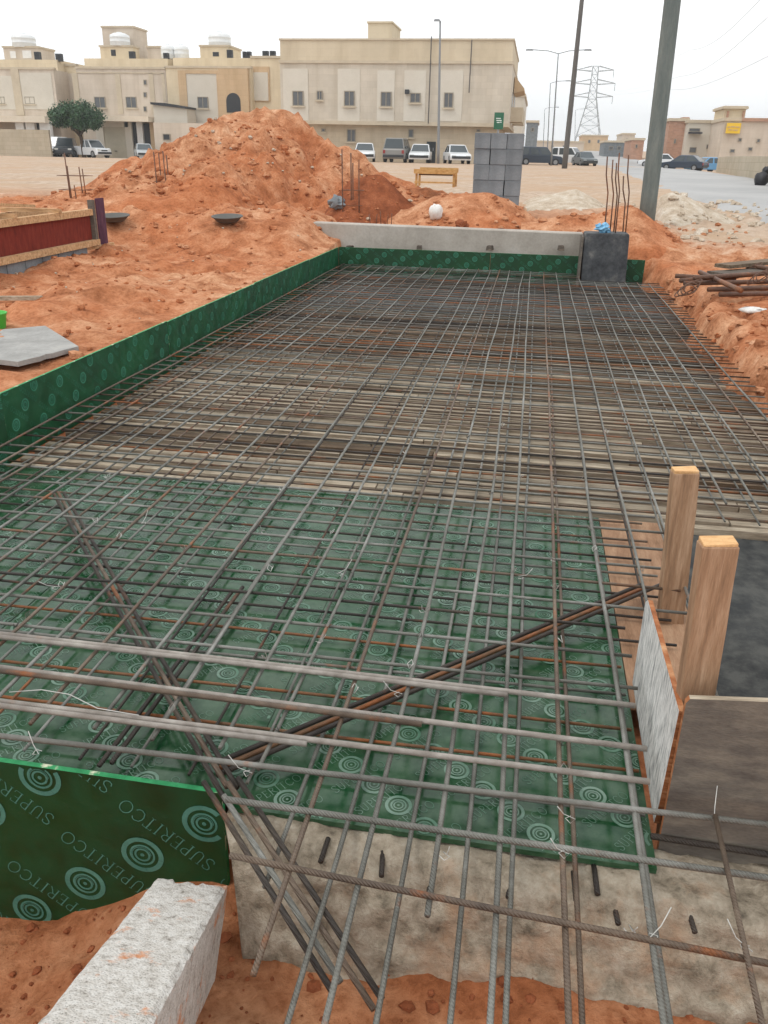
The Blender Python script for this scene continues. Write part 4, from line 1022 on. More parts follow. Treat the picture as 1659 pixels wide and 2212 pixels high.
q = at(941, 462, 15.2); q.z = surf(q.x, 15.2)
mb = MB(); mb.blob(q+Vector((0, 0, .10)), .125, 3, 0, 1.0, .3, 9, 14); mb.blob(q+Vector((-.02, 0, .19)), .055, 5, 0, .8, .6); one(mb, 'sack', 'white_sack', 'white sack lying on the orange soil behind the pale beam', 'sack', smooth=True)
q = at(728, 428, 15.6); q.z = surf(q.x, 15.6); mb = MB(); mb.blob(q+Vector((0, 0, .1)), .15, 13, 0, .8, .7, 7, 10); one(mb, 'rubble_lump', 'cmu', 'grey lump of rubble at the left foot of the small dark red heap', 'rubble')
q = at(1000, 484, 14.5); q.z = surf(q.x, 14.5); mb = MB(); mb.blob(q+Vector((0, 0, .08)), .16, 21, 0, .8, .8, 7, 10); one(mb, 'soil_lump', 'red_soil', 'big dark red lump of earth lying behind the pale beam', 'soil lump')
# leaning grey pole
def pole(name, base, top, r0, r1, mat, lab, cat, group=None, arms=()):
    t = thing(name, base, lab, cat, group)
    mb = MB(); b, tp = Vector(base), Vector(top); mb.tube([b.lerp(tp, i/8) for i in range(9)], [r0+(r1-r0)*i/8 for i in range(9)], 16); mb.build('shaft', mat, t, True)
    for pts, r, nm, m in arms:
        mb = MB(); mb.tube(pts, r, 6); mb.build(nm, m, t, True)
    return t
yP = 17.2; a = at(1397, 472, yP); b = at(1453, 0, yP); b = b+(b-a)*.75
a = a-(b-a)*.06
pole('utility_pole', a, b, .155, .135, 'pole_grey', 'thick leaning grey pole rising out of the frame at the right', 'pole')
# rusty scaffold pile at right
def pipe(u0, v0, u1, v1, z, r, mat, lab, nm='steel_pipe', cat='pipe', g_=None):
    mb = MB(); rod(mb, atz(u0, v0, z), atz(u1, v1, z), r, 10, .004); return one(mb, nm, mat, lab, cat, g_, True)
z0 = .55
mb = MB(); mb.bar(atz(1545, 592, .62), atz(1760, 578, .62), .24, .04); one(mb, 'plank', 'plank_dark', 'dark plank on top of the pile of rusty pipes at the right', 'plank')
mb = MB(); mb.bar(atz(1560, 575, .68), atz(1760, 556, .68), .2, .04); one(mb, 'plank', 'plank_brown', 'brown plank leaning on the pile of rusty pipes, farther one', 'plank')
for i, (u0, v0, u1, v1, z, lab) in enumerate(((1478, 612, 1760, 606, .55, 'rusty steel pipe lying under the dark plank at the right'), (1470, 606, 1660, 590, .56, 'rusty steel pipe lying across the soil bank, shortest of the pile'),
        (1530, 625, 1780, 618, .52, 'rusty steel pipe nearest the slab in the pile at the right'), (1555, 636, 1790, 632, .48, 'lowest rusty pipe, half sunk in the soil bank'), (1500, 600, 1740, 584, .62, 'rusty steel pipe lying on the brown plank at the right'),
        (1512, 588, 1600, 628, .60, 'short rusty pipe lying askew across the other pipes'), (1458, 596, 1590, 604, .52, 'thin rusty pipe sticking out farthest to the left of the pile'), (1590, 570, 1790, 600, .66, 'rusty pipe slanting down over the planks at the right edge'))):
    pipe(u0, v0, u1, v1, z, .026, 'rusty_steel', lab, g_='rusty pipes piled on the soil bank')
for i, (u, v) in enumerate(((1490, 625), (1625, 585), (1645, 600))):
    p = atz(u, v, .62); mb = MB(); 
    for k_ in range(4):
        r = .05+.02*k_; mb.tube([p+Vector((r*math.cos(t_)*1.1, .3*r*math.sin(t_)+.03*k_, r*.8*math.sin(t_+.4*k_))) for t_ in [2*math.pi*j/14 for j in range(15)]], .006, 5)
    one(mb, 'wire_coil', 'rusty_steel', 'rusty tangle of bent wire '+('at the left tip of the pile of pipes', 'beside the planks on the pile of pipes', 'cut off by the right edge, on the pile of pipes')[i], 'wire', smooth=True)
q = hit(1628, 672); z_ = q.z; mb = MB(); mb.blob((q.x, q.y, z_+.01), .11, 31, 0, .3, .8, 8, 12); one(mb, 'white_sack', 'white_sack', 'flattened white scrap of sacking lying on the right soil bank', 'sack', smooth=True)
# ------------------------------------------------------------------ background
YB = 80.0
def U(u, v, y): return at(u, v, y)
def window(parent, u0, u1, v0, v1, y, mat='glass', sill=True, frame='frame', panes=2, depth=.1):
    a = at(u0, v1, y); b = at(u1, v0, y); x0, x1, z0, z1 = a.x, b.x, a.z, b.z
    f = .07; mb = MB()
    mb.bx(x0, x1, y-.05, y+.05, z0, z0+f); mb.bx(x0, x1, y-.05, y+.05, z1-f, z1)
    mb.bx(x0, x0+f, y-.05, y+.05, z0+f, z1-f); mb.bx(x1-f, x1, y-.05, y+.05, z0+f, z1-f)
    for i in range(1, panes):
        xm = x0+(x1-x0)*i/panes; mb.bx(xm-.03, xm+.03, y-.045, y+.04, z0+f, z1-f)
    w = mb.build('window', frame, parent)
    mb = MB(); mb.bx(x0+.02, x1-.02, y-.012, y+.02, z0+.02, z1-.02); mb.build('pane', mat, w)
    if sill:
        mb = MB(); mb.bx(x0-.15, x1+.15, y-.14, y-.052, z0-.12, z0-.003); mb.build('sill', 'trim', w)
    return w
def wallbox(u0, u1, v0, y, dy, mat, name, parent, zb=None, uv=None):
    a = at(u0, v0, y); b = at(u1, v0, y); x0, x1 = a.x, b.x; z1 = at((u0+u1)/2, v0, y).z
    if zb is None: zb = g((x0+x1)/2, y)-.3
    mb = MB(); mb.bx(x0, x1, y, y+dy, zb, z1); return mb.build(name, mat, parent)
def slab_(parent, name, mat, u0, u1, v0, v1, y, dy, proud):
    a = at(u0, v1, y); b = at(u1, v0, y); mb = MB(); mb.bx(a.x, b.x, y-proud, y-.002 if dy is None else y+dy, a.z, b.z); return mb.build(name, mat, parent)
# --- the big corner building: crop pixel -> view pixel
def cb(x, y): return (540+x*.358, 32.4+y*.358)
def bxs(u0, v0, u1, v1):
    a = cb(u0, v0); b = cb(u1, v1); return a[0], b[0], a[1], b[1]
pc = at(850, 345, YB)
t = thing('corner_building', (pc.x, YB+8, g(pc.x, YB)), 'large beige two-storey corner building with plain parapet and roof cabin', 'building')
zc = at(850, 134.5, YB).z; zl = at(850, 266, YB).z; zp = at(850, 87, YB).z; zg = g(pc.x, YB)-.3
xl = at(606, 200, YB).x; xr = at(1103, 200, YB).x
mb = MB(); mb.bx(xl, xr, YB, YB+17, zl, zc-.1); mb.build('upper_wall', 'stone', t)
mb = MB(); mb.bx(xl+.05, xr-.05, YB+.05, YB+16.9, zc-.098, zp); mb.build('parapet', 'stone_tan', t)
mb = MB(); mb.bx(xl-.05, xr+.05, YB-.14, YB+17.05, zc-.10, zc+.12); mb.bx(xl-.03, xr+.03, YB-.05, YB+17.05, zp+.002, zp+.14); mb.bx(xl-.06, xr+.06, YB-.10, YB+17.05, zl-.18, zl+.12); mb.build('cornice', 'trim', t)
mb = MB(); mb.bx(xl+.2, xr-.9, YB+.75, YB+16.5, zg, zl-.182); mb.build('lower_wall', 'stone_low', t)
a = at(795, 50, YB+5); b = at(846, 84, YB+5); mb = MB(); mb.bx(a.x, b.x, YB+5, YB+10, b.z-1.2, a.z); mb.bx(a.x-.1, b.x+.1, YB+4.9, YB+10.1, a.z+.002, a.z+.14); mb.build('roof_cabin', 'stone_tan', t)
for (x0, y0, x1, y1) in ((205, 325, 350, 640), (530, 325, 665, 640), (765, 335, 875, 640), (925, 335, 1065, 640), (1130, 335, 1290, 640)):
    u0, u1, v0, v1 = bxs(x0, y0, x1, y1); a = at(u0, v1, YB); b = at(u1, v0, YB)
    poly = [(a.x, a.z), (b.x, a.z), (b.x, b.z), (a.x, b.z)]
    mb = MB(); mb.prism(poly, YB-.045, YB-.003); mb.build('wall_panel', 'plaster_light', t)
for (x0, y0, x1, y1) in ((258, 458, 322, 548), (403, 457, 437, 513), (568, 458, 632, 550), (788, 463, 855, 553), (965, 470, 1030, 530), (1168, 468, 1228, 560)):
    u0, u1, v0, v1 = bxs(x0, y0, x1, y1); window(t, u0, u1, v0, v1, YB-.1)
for (x0, y0, x1, y1) in ((585, 690, 638, 765), (955, 690, 988, 740), (430, 685, 455, 705), (1366, 690, 1390, 706)):
    u0, u1, v0, v1 = bxs(x0, y0, x1, y1); window(t, u0, u1, v0, v1, YB+.7, panes=2 if x1-x0 > 40 else 1)
u0, u1, v0, v1 = bxs(1062, 765, 1122, 905); a = at(u0, v1, YB+.7); b = at(u1, v0, YB+.7); mb = MB(); mb.bx(a.x, b.x, YB+.68, YB+.748, zg, b.z); dr = mb.build('door', 'door', t); mb = MB(); mb.bx(b.x-.25, b.x-.18, YB+.6, YB+.678, zg+1.3, zg+1.55); mb.build('handle', 'galv', dr)
for x_, y0, y1 in ((1076, 130, 655), (1322, 150, 470)):
    a = at(*cb(x_, y1), YB-.16); b = at(*cb(x_, y0), YB-.16); mb = MB(); mb.tube([Vector((a.x, YB-.22, a.z)), Vector((a.x, YB-.22, b.z))], .05, 8); mb.build('downpipe', 'pole_dark', t)
u0, u1, v0, v1 = bxs(935, 450, 960, 476); a = at(u0, v1, YB-.3); b = at(u1, v0, YB-.3); mb = MB(); mb.bx(a.x, b.x, YB-.45, YB-.05, a.z, b.z); mb.build('air_conditioner', 'dark', t)
# balconies and windows of the side that faces the road
for zz, yy_ in ((zl+2.0, YB+4), (zl+2.0, YB+10)):
    mb = MB(); mb.bx(xr+.002, xr+1.1, yy_, yy_+3.4, zz-1.6, zz-1.4); mb.bx(xr+1.0, xr+1.1, yy_, yy_+3.4, zz-1.4, zz-.4); mb.bx(xr+.002, xr+1.0, yy_, yy_+.12, zz-1.4, zz-.4); mb.build('balcony', 'trim', t)
    mb = MB(); mb.bx(xr+.002, xr+.03, yy_+1.0, yy_+2.4, zz-1.3, zz+.9); mb.build('balcony_door', 'glass', t)
mb = MB(); mb.prism([(xr+.07, zc-1.9), (xr+1.0, zc-1.7), (xr+1.0, zc-1.5), (xr+.07, zc-.5)], YB+6, YB+12); mb.build('canopy', 'house_tan', t)
# green sign on its corner
yG = YB-1.6; a = at(1066, 279, yG); b = at(1089, 243, yG)
t = thing('sign_board', ((a.x+b.x)/2, yG, g(a.x, yG)), 'green upright sign board at the right corner of the beige building', 'sign')
mb = MB(); mb.bx(a.x, b.x, yG, yG+.15, a.z, b.z); mb.build('board', 'sign_green', t)
mb = MB(); w_ = b.x-a.x; h_ = b.z-a.z
for fx_, fz, fw in ((.2, .62, .5), (.25, .5, .55), (.3, .38, .3), (.65, .40, .15)): mb.bx(a.x+w_*fx_, a.x+w_*(fx_+fw), yG-.02, yG-.003, a.z+h_*fz, a.z+h_*(fz+.05))
mb.build('lettering', 'sign_white', t)
mb = MB(); mb.bx((a.x+b.x)/2-.08, (a.x+b.x)/2+.08, yG+.03, yG+.12, g(a.x, yG)-.2, a.z-.002); mb.build('post', 'galv', t)
# --- left row of houses, crop pixel -> view pixel
def cl_(x, y): return (x/3.0, 32.4+y/3.0)
def rect(x0, y0, x1, y1):
    a = cl_(x0, y0); b = cl_(x1, y1); return a[0], b[0], a[1], b[1]
YL = 95.0
def house(label, x0, x1, ytop, mat, y=YL, dy=14, mat_p=None, y_par=None):
    u0, u1, v0, v1 = rect(x0, ytop, x1, 930)
    a = at(u0, v0, y); b = at(u1, v0, y)
    t = thing('house', ((a.x+b.x)/2, y+dy/2, g(a.x, y)), label, 'house')
    zb = g(a.x, y)-.3; zt = at((u0+u1)/2, v0, y).z
    mb = MB(); mb.bx(a.x, b.x, y, y+dy, zb, zt); mb.build('wall', mat, t)
    mb = MB(); mb.bx(a.x-.08, b.x+.08, y-.1, y+.5, zt+.002, zt+.22); mb.build('cornice', 'trim', t)
    if y_par:
        zp = at((u0+u1)/2, cl_(0, y_par)[1], y+1.5).z
        mb = MB(); mb.bx(a.x+.3, b.x-.3, y+1.5, y+dy-.5, zt-.1, zp); mb.build('parapet', mat_p or mat, t)
    return t
def hwin(t, x0, y0, x1, y1, y, **k):
    u0, u1, v0, v1 = rect(x0, y0, x1, y1); return window(t, u0, u1, v0, v1, y-.02, **k)
def hbox(t, name, mat, x0, y0, x1, y1, y, proud, back=None):
    u0, u1, v0, v1 = rect(x0, y0, x1, y1); a = at(u0, v1, y); b = at(u1, v0, y); mb = MB(); mb.bx(a.x, b.x, y-proud, y-.003 if back is None else y+back, a.z, b.z); return mb.build(name, mat, t)
A_ = house('pale two-storey house with flat roof at the left edge, behind the grey lot wall', -420, 345, 352, 'house_pink', mat_p='house_yellow', y_par=288)
hwin(A_, -12, 530, 28, 575, YL); hwin(A_, 165, 530, 222, 577, YL); hwin(A_, -260, 530, -200, 575, YL)
hbox(A_, 'wall_panel', 'plaster_light', 120, 375, 330, 610, YL, .05); hbox(A_, 'wall_panel', 'plaster_light', -90, 395, 95, 610, YL, .05)
hbox(A_, 'downpipe', 'trim', 112, 350, 120, 650, YL, .12)
hbox(A_, 'canopy', 'canopy', -300, 660, 335, 690, YL-2.2, 1.5, 2.1)
for x0, x1 in ((-60, -20), (140, 158), (205, 228), (292, 330)): hbox(A_, 'pillar', 'white_paint', x0, 690, x1, 930, YL-2.6, .3, .2)
hbox(A_, 'garage_opening', 'dark', 158, 692, 205, 905, YL-.4, .2, .35); hbox(A_, 'garage_opening', 'dark', 228, 692, 292, 905, YL-.4, .2, .35)
Rc = house('narrow cream house set back between two pale houses, behind the round tree', 348, 492, 330, 'house_yellow', YL+3, 10); hbox(Rc, 'wall_panel', 'house_pink', 360, 380, 480, 640, YL+3, .06)
B_ = house('pale two-storey house with two upper windows and a beige garage door, right of the tree', 492, 1070, 350, 'house_pink', mat_p='house_yellow', y_par=282)
hwin(B_, 617, 530, 680, 602, YL); hwin(B_, 820, 530, 882, 602, YL)
for y0 in (420, 500, 592): hwin(B_, 932, y0, 950, y0+34, YL, panes=1, sill=False)
mb = MB(); 
for (x0, y0, x1, y1) in ((495, 372, 1065, 377), (495, 377, 500, 640), (1060, 377, 1065, 560), (770, 377, 776, 640), (985, 377, 991, 640)):
    u0, u1, v0, v1 = rect(x0, y0, x1, y1); a = at(u0, v1, YL); b = at(u1, v0, YL); mb.bx(a.x, b.x, YL-.06, YL-.003, a.z, b.z)
mb.build('moulding', 'trim', B_)
hbox(B_, 'canopy', 'canopy', 640, 662, 1000, 690, YL-2.2, 1.6, 2.1)
gd = hbox(B_, 'garage_door', 'garage', 668, 725, 832, 930, YL-2.0, .1, .0); hbox(gd, 'handle', 'dark', 745, 880, 760, 884, YL-2.1, .08)
hbox(B_, 'front_wall', 'plaster_light', 645, 690, 668, 930, YL-2.0, .2, .2); hbox(B_, 'front_wall', 'plaster_light', 832, 690, 852, 930, YL-2.0, .2, .2); hbox(B_, 'lintel', 'plaster_light', 668.5, 690, 831.5, 724, YL-2.0, .2, .2)
hbox(B_, 'gate', 'car_navy' if 0 else 'dark', 856, 692, 908, 915, YL-1.8, .1, .0); hbox(B_, 'gate', 'dark', 925, 705, 992, 905, YL-1.8, .1, .0)
hbox(B_, 'pillar', 'white_paint', 908.5, 690, 924.5, 930, YL-2.0, .25, .15); hbox(B_, 'pillar', 'house_tan', 993, 690, 1010, 930, YL-2.0, .25, .15)
C_ = house('yellow and brown two-storey house with arched opening, left of the beige building', 1072, 1625, 345, 'house_yellow', mat_p='house_yellow', y_par=278)
hbox(C_, 'wall_panel', 'plaster_light', 1208, 382, 1422, 700, YL, .18); hwin(C_, 1283, 530, 1347, 605, YL-.2)
hbox(C_, 'surround', 'house_tan', 1180, 360, 1207, 700, YL, .25); hbox(C_, 'surround', 'house_tan', 1207.5, 360, 1438, 381, YL, .25); hbox(C_, 'surround', 'house_tan', 1423, 381.5, 1438, 700, YL, .25)
hbox(C_, 'bay', 'house_tan', 1442, 350, 1612, 720, YL, .5)
u0, u1, v0, v1 = rect(1470, 505, 1556, 632); a = at(u0, v1, YL-.5); b = at(u1, v0, YL-.5); r_ = (b.x-a.x)/2
poly = [(a.x, a.z), (b.x, a.z), (b.x, b.z-r_)]+[(a.x+r_+r_*math.cos(th), b.z-r_+r_*math.sin(th)) for th in [math.pi*i/12 for i in range(1, 12)]]+[(a.x, b.z-r_)]
mb = MB(); mb.prism(poly, YL-.53, YL-.503); mb.build('arched_opening', 'dark', C_)
D_ = house('tall yellow house wall between the arched bay and the beige building', 1627, 1815, 280, 'house_yellow', YL+1, 12); hbox(D_, 'surround', 'house_tan', 1615+10, 335, 1745, 560, YL+1, .15); hbox(D_, 'wall_panel', 'plaster_light', 1640, 372, 1735, 555, YL+.85, .06)
S_ = thing('lean_to', (at(370, 280, YL-4).x, YL-4, g(-20, YL)), 'small lean-to with dark curved roof between the two yellowish houses', 'shed')
u0, u1, v0, v1 = rect(1000, 590, 1208, 690); a = at(u0, v1, YL-3); b = at(u1, v0, YL-3)
mb = MB(); mb.prism([(a.x, a.z-3), (b.x, a.z-3), (b.x, b.z-.25), (a.x, b.z+.1)], YL-3, YL-.5); mb.build('wall', 'plaster_light', S_)
mb = MB(); mb.prism([(a.x-.15, b.z+.1), (b.x+.1, b.z-.27), (b.x+.1, b.z-.07), (a.x+(b.x-a.x)*.4, b.z+.25), (a.x-.15, b.z+.32)], YL-3.3, YL-.5); mb.build('roof', 'dark', S_)
W_ = thing('lot_wall', (at(380, 300, YL-5).x, YL-5, 1), 'low cream wall with one small dark opening, under the lean-to', 'wall')
u0, u1, v0, v1 = rect(1012, 705, 1500, 930); a = at(u0, v1, YL-5); b = at(u1, v0, YL-5); mb = MB(); mb.bx(a.x, b.x, YL-5, YL-4.6, .6, b.z); mb.build('masonry', 'house_pink', W_)
hwin(W_, 1058, 770, 1102, 812, YL-5.03, mat='dark', sill=False, panes=1)
mb = MB(); u0, u1, v0, v1 = rect(-500, 742, 312, 932); a = at(u0, v1, YL-9); b = at(u1, v0, YL-9); mb.bx(a.x, b.x, YL-9, YL-8.7, g(a.x, YL-9)-.2, at(50, v0, YL-9).z); t = one(mb, 'lot_wall', 'lot_wall', 'long plain grey-beige lot wall at the left edge in front of the houses', 'wall')
# things on the roofs
def tank(x0, y0, x1, y1, lab, y=YL+4, horiz=False):
    u0, u1, v0, v1 = rect(x0, y0, x1, y1); a = at(u0, v1, y); b = at(u1, v0, y); r = (b.x-a.x)/2; h = b.z-a.z; c = Vector(((a.x+b.x)/2, y, a.z))
    t = thing('water_tank', c, lab, 'water tank', 'white water tanks on the roofs')
    mb = MB(); mb.lathe(c, [(0, .0), (r*.97, 0), (r, .05), (r, h*.3), (r*1.02, h*.32), (r, h*.34), (r, h*.6), (r*1.02, h*.62), (r, h*.64), (r*.98, h*.78), (r*.6, h*.92), (0, h*.94)], 20); mb.build('body', 'tank', t, True)
    mb = MB(); mb.lathe(c+Vector((0, 0, h*.93)), [(r*.28, -.02), (r*.28, h*.07), (0, h*.08)], 12); mb.build('lid', 'tank', t)
    mb = MB()
    for i in range(4): mb.box(c+Vector((r*.6*(1 if i % 2 else -1), r*.6*(1 if i > 1 else -1), -.35)), (.15, .15, .68))
    mb.build('stand', 'trim', t)
tank(92, 118, 215, 215, 'white water tank on the roof of the leftmost house'); tank(722, 112, 832, 205, 'white round water tank in front of the tall roof cabin', YL+3.2); tank(1050, 188, 1130, 285, 'white water tank right of the tall roof cabin, left one of a pair'); tank(1135, 190, 1218, 285, 'white water tank right of the tall roof cabin, right one of a pair'); tank(1358, 108, 1490, 215, 'white water tank on the stand above the arched house')
def cabin(x0, y0, x1, y1, y, mat, lab, holes=(), dy=3.5):
    u0, u1, v0, v1 = rect(x0, y0, x1, y1); a = at(u0, v1, y); b = at(u1, v0, y)
    t = thing('roof_cabin', ((a.x+b.x)/2, y+dy/2, a.z-1.5), lab, 'roof cabin')
    mb = MB(); mb.bx(a.x, b.x, y, y+dy, a.z-1.5, b.z); mb.build('wall', mat, t)
    mb = MB(); mb.bx(a.x-.1, b.x+.1, y-.1, y+dy+.1, b.z+.002, b.z+.18); mb.build('roof', 'trim', t)
    for h_ in holes:
        hu0, hu1, hv0, hv1 = rect(*h_); p = at(hu0, hv1, y); q = at(hu1, hv0, y); mb = MB(); mb.bx(p.x, q.x, y-.03, y-.003, p.z, q.z); mb.build('opening', 'white_paint' if h_[0] < 200 else 'dark', t)
cabin(30, 213, 245, 285, YL+3, 'house_pink', 'low pierced roof cabin under the leftmost water tank', ((70, 235, 100, 280), (150, 230, 200, 280)))
cabin(680, 82, 862, 290, YL+4.5, 'house_pink', 'tall plain roof cabin on the house right of the tree'); cabin(655, 208, 860, 290, YL+2.4, 'house_yellow', 'low pierced yellow cabin in front of the tall roof cabin', ((722, 225, 748, 265),), 1.6)
cabin(958, 212, 1050, 290, YL+4, 'house_pink', 'small roof cabin beside the pair of water tanks'); cabin(1300, 206, 1482, 292, YL+2.2, 'house_yellow', 'yellow pierced roof cabin under the tank above the arched house', ((1380, 240, 1418, 268),), 4)
def roofbox(x0, y0, x1, y1, lab, y=YL+1.8):
    u0, u1, v0, v1 = rect(x0, y0, x1, y1); a = at(u0, v1, y); b = at(u1, v0, y); mb = MB(); mb.bx(a.x, b.x, y, y+.5, a.z-.3, b.z); mb.bx(a.x+.08, b.x-.08, y-.03, y-.003, a.z, b.z-.1)
    c = Vector(((a.x+b.x)/2, y+.25, a.z-.3)); mb.lathe((c.x, y-.08, (a.z+b.z)/2), [(.0, 0), (.12, 0), (.12, .04), (0, .04)], 10)
    one(mb, 'air_conditioner', 'dark', lab, 'air conditioner', 'dark units on the roofs')
roofbox(222, 238, 250, 270, 'dark roof unit at the foot of the leftmost water tank'); roofbox(360, 250, 392, 280, 'dark roof unit alone on the parapet left of the tall roof cabin'); roofbox(835, 235, 865, 262, 'dark roof unit at the right side of the low pierced cabin'); roofbox(1058, 245, 1085, 270, 'dark roof unit in front of the pair of water tanks'); roofbox(1190, 278, 1222, 296, 'dark roof unit right of the pair of water tanks'); roofbox(1470, 225, 1500, 268, 'dark roof unit right of the yellow pierced cabin'); roofbox(1572, 236, 1590, 268, 'left one of two dark roof units by the beige building'); roofbox(1600, 236, 1622, 268, 'right one of two dark roof units by the beige building'); roofbox(1700, 232, 1735, 250, 'left one of the pair of dark units at the beige building\'s wall'); roofbox(1748, 232, 1780, 250, 'right one of the pair of dark units at the beige building\'s wall')
# tree
def tree(base, cr, cz, rx, rz, lab):
    t = thing('tree', base, lab, 'tree'); rt = random.Random(5)
    mb = MB(); b = Vector(base); top = Vector((cr[0], cr[1], cz-rz*.3)); mb.tube([b-Vector((0, 0, .2)), b.lerp(top, .5)+Vector((.1, 0, 0)), top], [.24, .19, .12], 8)
    for i in range(7):
        a = rt.random()*6.28; mb.tube([b.lerp(top, .6), top+Vector((math.cos(a)*rx*.55, math.sin(a)*rx*.55, rt.uniform(-.2, .6)*rz))], [.1, .03], 5)
    mb.build('trunk', 'bark', t, True)
    mb = MB(); clumps = []
    for i in range(150):
        v = Vector((rt.gauss(0, 1), rt.gauss(0, 1), rt.gauss(0, 1))).normalized()*rt.uniform(.3, 1)**.6
        if v.z < -.75: continue
        clumps.append(Vector((cr[0]+v.x*rx, cr[1]+v.y*rx, cz+v.z*rz*(1 if v.z > 0 else .8))))
    for c in clumps:
        rc = rt.uniform(.35, .75)
        for k in range(70):
            d = Vector((rt.gauss(0, 1), rt.gauss(0, 1), rt.gauss(0, 1))).normalized()*rc*rt.uniform(.5, 1.0); p = c+d
            n1 = Vector((rt.gauss(0, 1), rt.gauss(0, 1), rt.gauss(0, 1))).normalized(); n2 = n1.cross(d).normalized(); s = rt.uniform(.08, .17)
            mb.add([p-n1*s, p+n2*s*.5, p+n1*s, p-n2*s*.5], [(0, 1, 2, 3)])
    mb.build('crown', 'leaf', t)
yt = YL-7; p = at(165, 253, yt); q = at(115, 253, yt); zt = at(165, 221, yt).z; zb_ = at(165, 287, yt).z
tree((p.x+.4, yt, g(p.x, yt)), (p.x, yt), (zt+zb_)/2, (p.x-q.x)*1.0, (zt-zb_)/2*1.0, 'round dark green tree in front of the pale houses at the left')
# ------------------------------------------------------------------ vehicles
def car(kind, col, name, label, u, vb, y, heading, L_=4.5, group='vehicles parked along the lot'):
    p = at(u, vb, y); z = g(p.x, p.y)
    for c_ in [0]: pass
    t = thing(name, (0, 0, 0), label, 'car' if kind != 'pickup' else 'pickup truck', group)
    Wd = {'sedan': 1.76, 'suv': 1.92, 'pickup': 1.8, 'van': 1.75}[kind]; hw = Wd/2; h0 = .28
    bel = {'sedan': .9, 'suv': 1.08, 'pickup': 1.0, 'van': 1.05}[kind]; top = {'sedan': 1.45, 'suv': 1.86, 'pickup': 1.72, 'van': 1.95}[kind]
    hd = {'sedan': .78, 'suv': 1.0, 'pickup': .98, 'van': .95}[kind]
    # front at +x
    f, r = L_/2, -L_/2
    prof = [(r, h0+.15), (r+.03, bel-.12), (r+.12, bel), (f-L_*.27, bel), (f-.25, hd-.02), (f-.06, hd-.16), (f, h0+.22), (f-.05, h0), (r+.08, h0)]
    if kind == 'sedan': prof[2] = (r+.15, bel+.02)
    mb = MB(); k = len(prof); secs = [(-hw+.06, .96), (-hw, 1), (hw, 1), (hw-.06, .96)]
    ys_ = [-hw, -hw*.86, hw*.86, hw]
    for yy_ in ys_:
        s = .97 if abs(yy_) == hw else 1
        for x_, z_ in prof: mb.v.append((x_*s, yy_, h0+(z_-h0)*(.97 if s < 1 else 1)))
    for i in range(3):
        for j in range(k): mb.f.append((i*k+j, i*k+(j+1) % k, (i+1)*k+(j+1) % k, (i+1)*k+j)); mb.m.append(0)
    mb.f += [tuple(range(k)), tuple(reversed(range(3*k, 4*k)))]; mb.m += [0, 0]
    # cabin frustum
    cx0, cx1, tx0, tx1 = {'sedan': (r+.35, f-1.15, r+1.15, f-2.0), 'suv': (r+.10, f-1.15, r+.32, f-1.85), 'pickup': (r+1.75, f-1.05, r+1.95, f-1.75), 'van': (r+.08, f-.7, r+.15, f-1.35)}[kind]
    hb, ht = hw*.95, hw*.78
    base = [(cx0, -hb, bel-.03), (cx1, -hb, bel-.03), (cx1, hb, bel-.03), (cx0, hb, bel-.03)]; tp = [(tx0, -ht, top), (tx1, -ht, top), (tx1, ht, top), (tx0, ht, top)]
    tp2 = [(tx0+.12, -ht+.12, top+.05), (tx1-.12, -ht+.12, top+.05), (tx1-.12, ht-.12, top+.05), (tx0+.12, ht-.12, top+.05)]
    mb.add(base+tp+tp2, [(0, 1, 5, 4), (1, 2, 6, 5), (2, 3, 7, 6), (3, 0, 4, 7), (4, 5, 9, 8), (5, 6, 10, 9), (6, 7, 11, 10), (7, 4, 8, 11), (8, 9, 10, 11)])
    if kind == 'pickup':
        for yy_ in (-hw+.03, hw-.10): mb.bx(r+.1, cx0, yy_, yy_+.07, bel, bel+.12)
        mb.bx(r+.06, r+.13, -hw+.03, hw-.03, bel, bel+.12)
    mb.build('body', 'car_'+col, t, False, .03)
    def pane(a, b, c, d, name, ins=.1, seg=((0, 1),)):
        a, b, c, d = map(Vector, (a, b, c, d)); n = (b-a).cross(d-a).normalized(); mbp = MB()
        for s0, s1 in seg:
            A = a.lerp(b, s0); B = a.lerp(b, s1); D = d.lerp(c, s0); C2 = d.lerp(c, s1); ct = (A+B+C2+D)/4
            q = [ct+(p_-ct)*(1-ins) for p_ in (A, B, C2, D)]
            mbp.add([p_+n*.012 for p_ in q]+[p_-n*.01 for p_ in q], [(0, 1, 2, 3), (7, 6, 5, 4), (0, 4, 5, 1), (1, 5, 6, 2), (2, 6, 7, 3), (3, 7, 4, 0)])
        mbp.build(name, 'car_glass', t)
    pane(base[1], base[2], tp[2], tp[1], 'windscreen'); pane(base[3], base[0], tp[0], tp[3], 'rear_window')
    sg = ((.06, .48), (.52, .96)) if kind != 'suv' else ((.03, .3), (.33, .62), (.66, .97))
    pane(base[0], base[1], tp[1], tp[0], 'side_windows', .13, sg); pane(base[2], base[3], tp[3], tp[2], 'side_windows', .13, sg)
    rw = {'sedan': .32, 'suv': .38, 'pickup': .36, 'van': .32}[kind]
    for x_ in (f-.85, r+.85):
        for s in (-1, 1):
            mbw = MB(); mbw.tube([(x_, s*(hw-.2), rw), (x_, s*(hw+.015), rw)], rw, 18); wh = mbw.build('wheel', 'tyre', t)
            mbw = MB(); mbw.tube([(x_, s*(hw+.016), rw), (x_, s*(hw+.03), rw)], rw*.6, 12); mbw.build('rim', 'rim', wh)
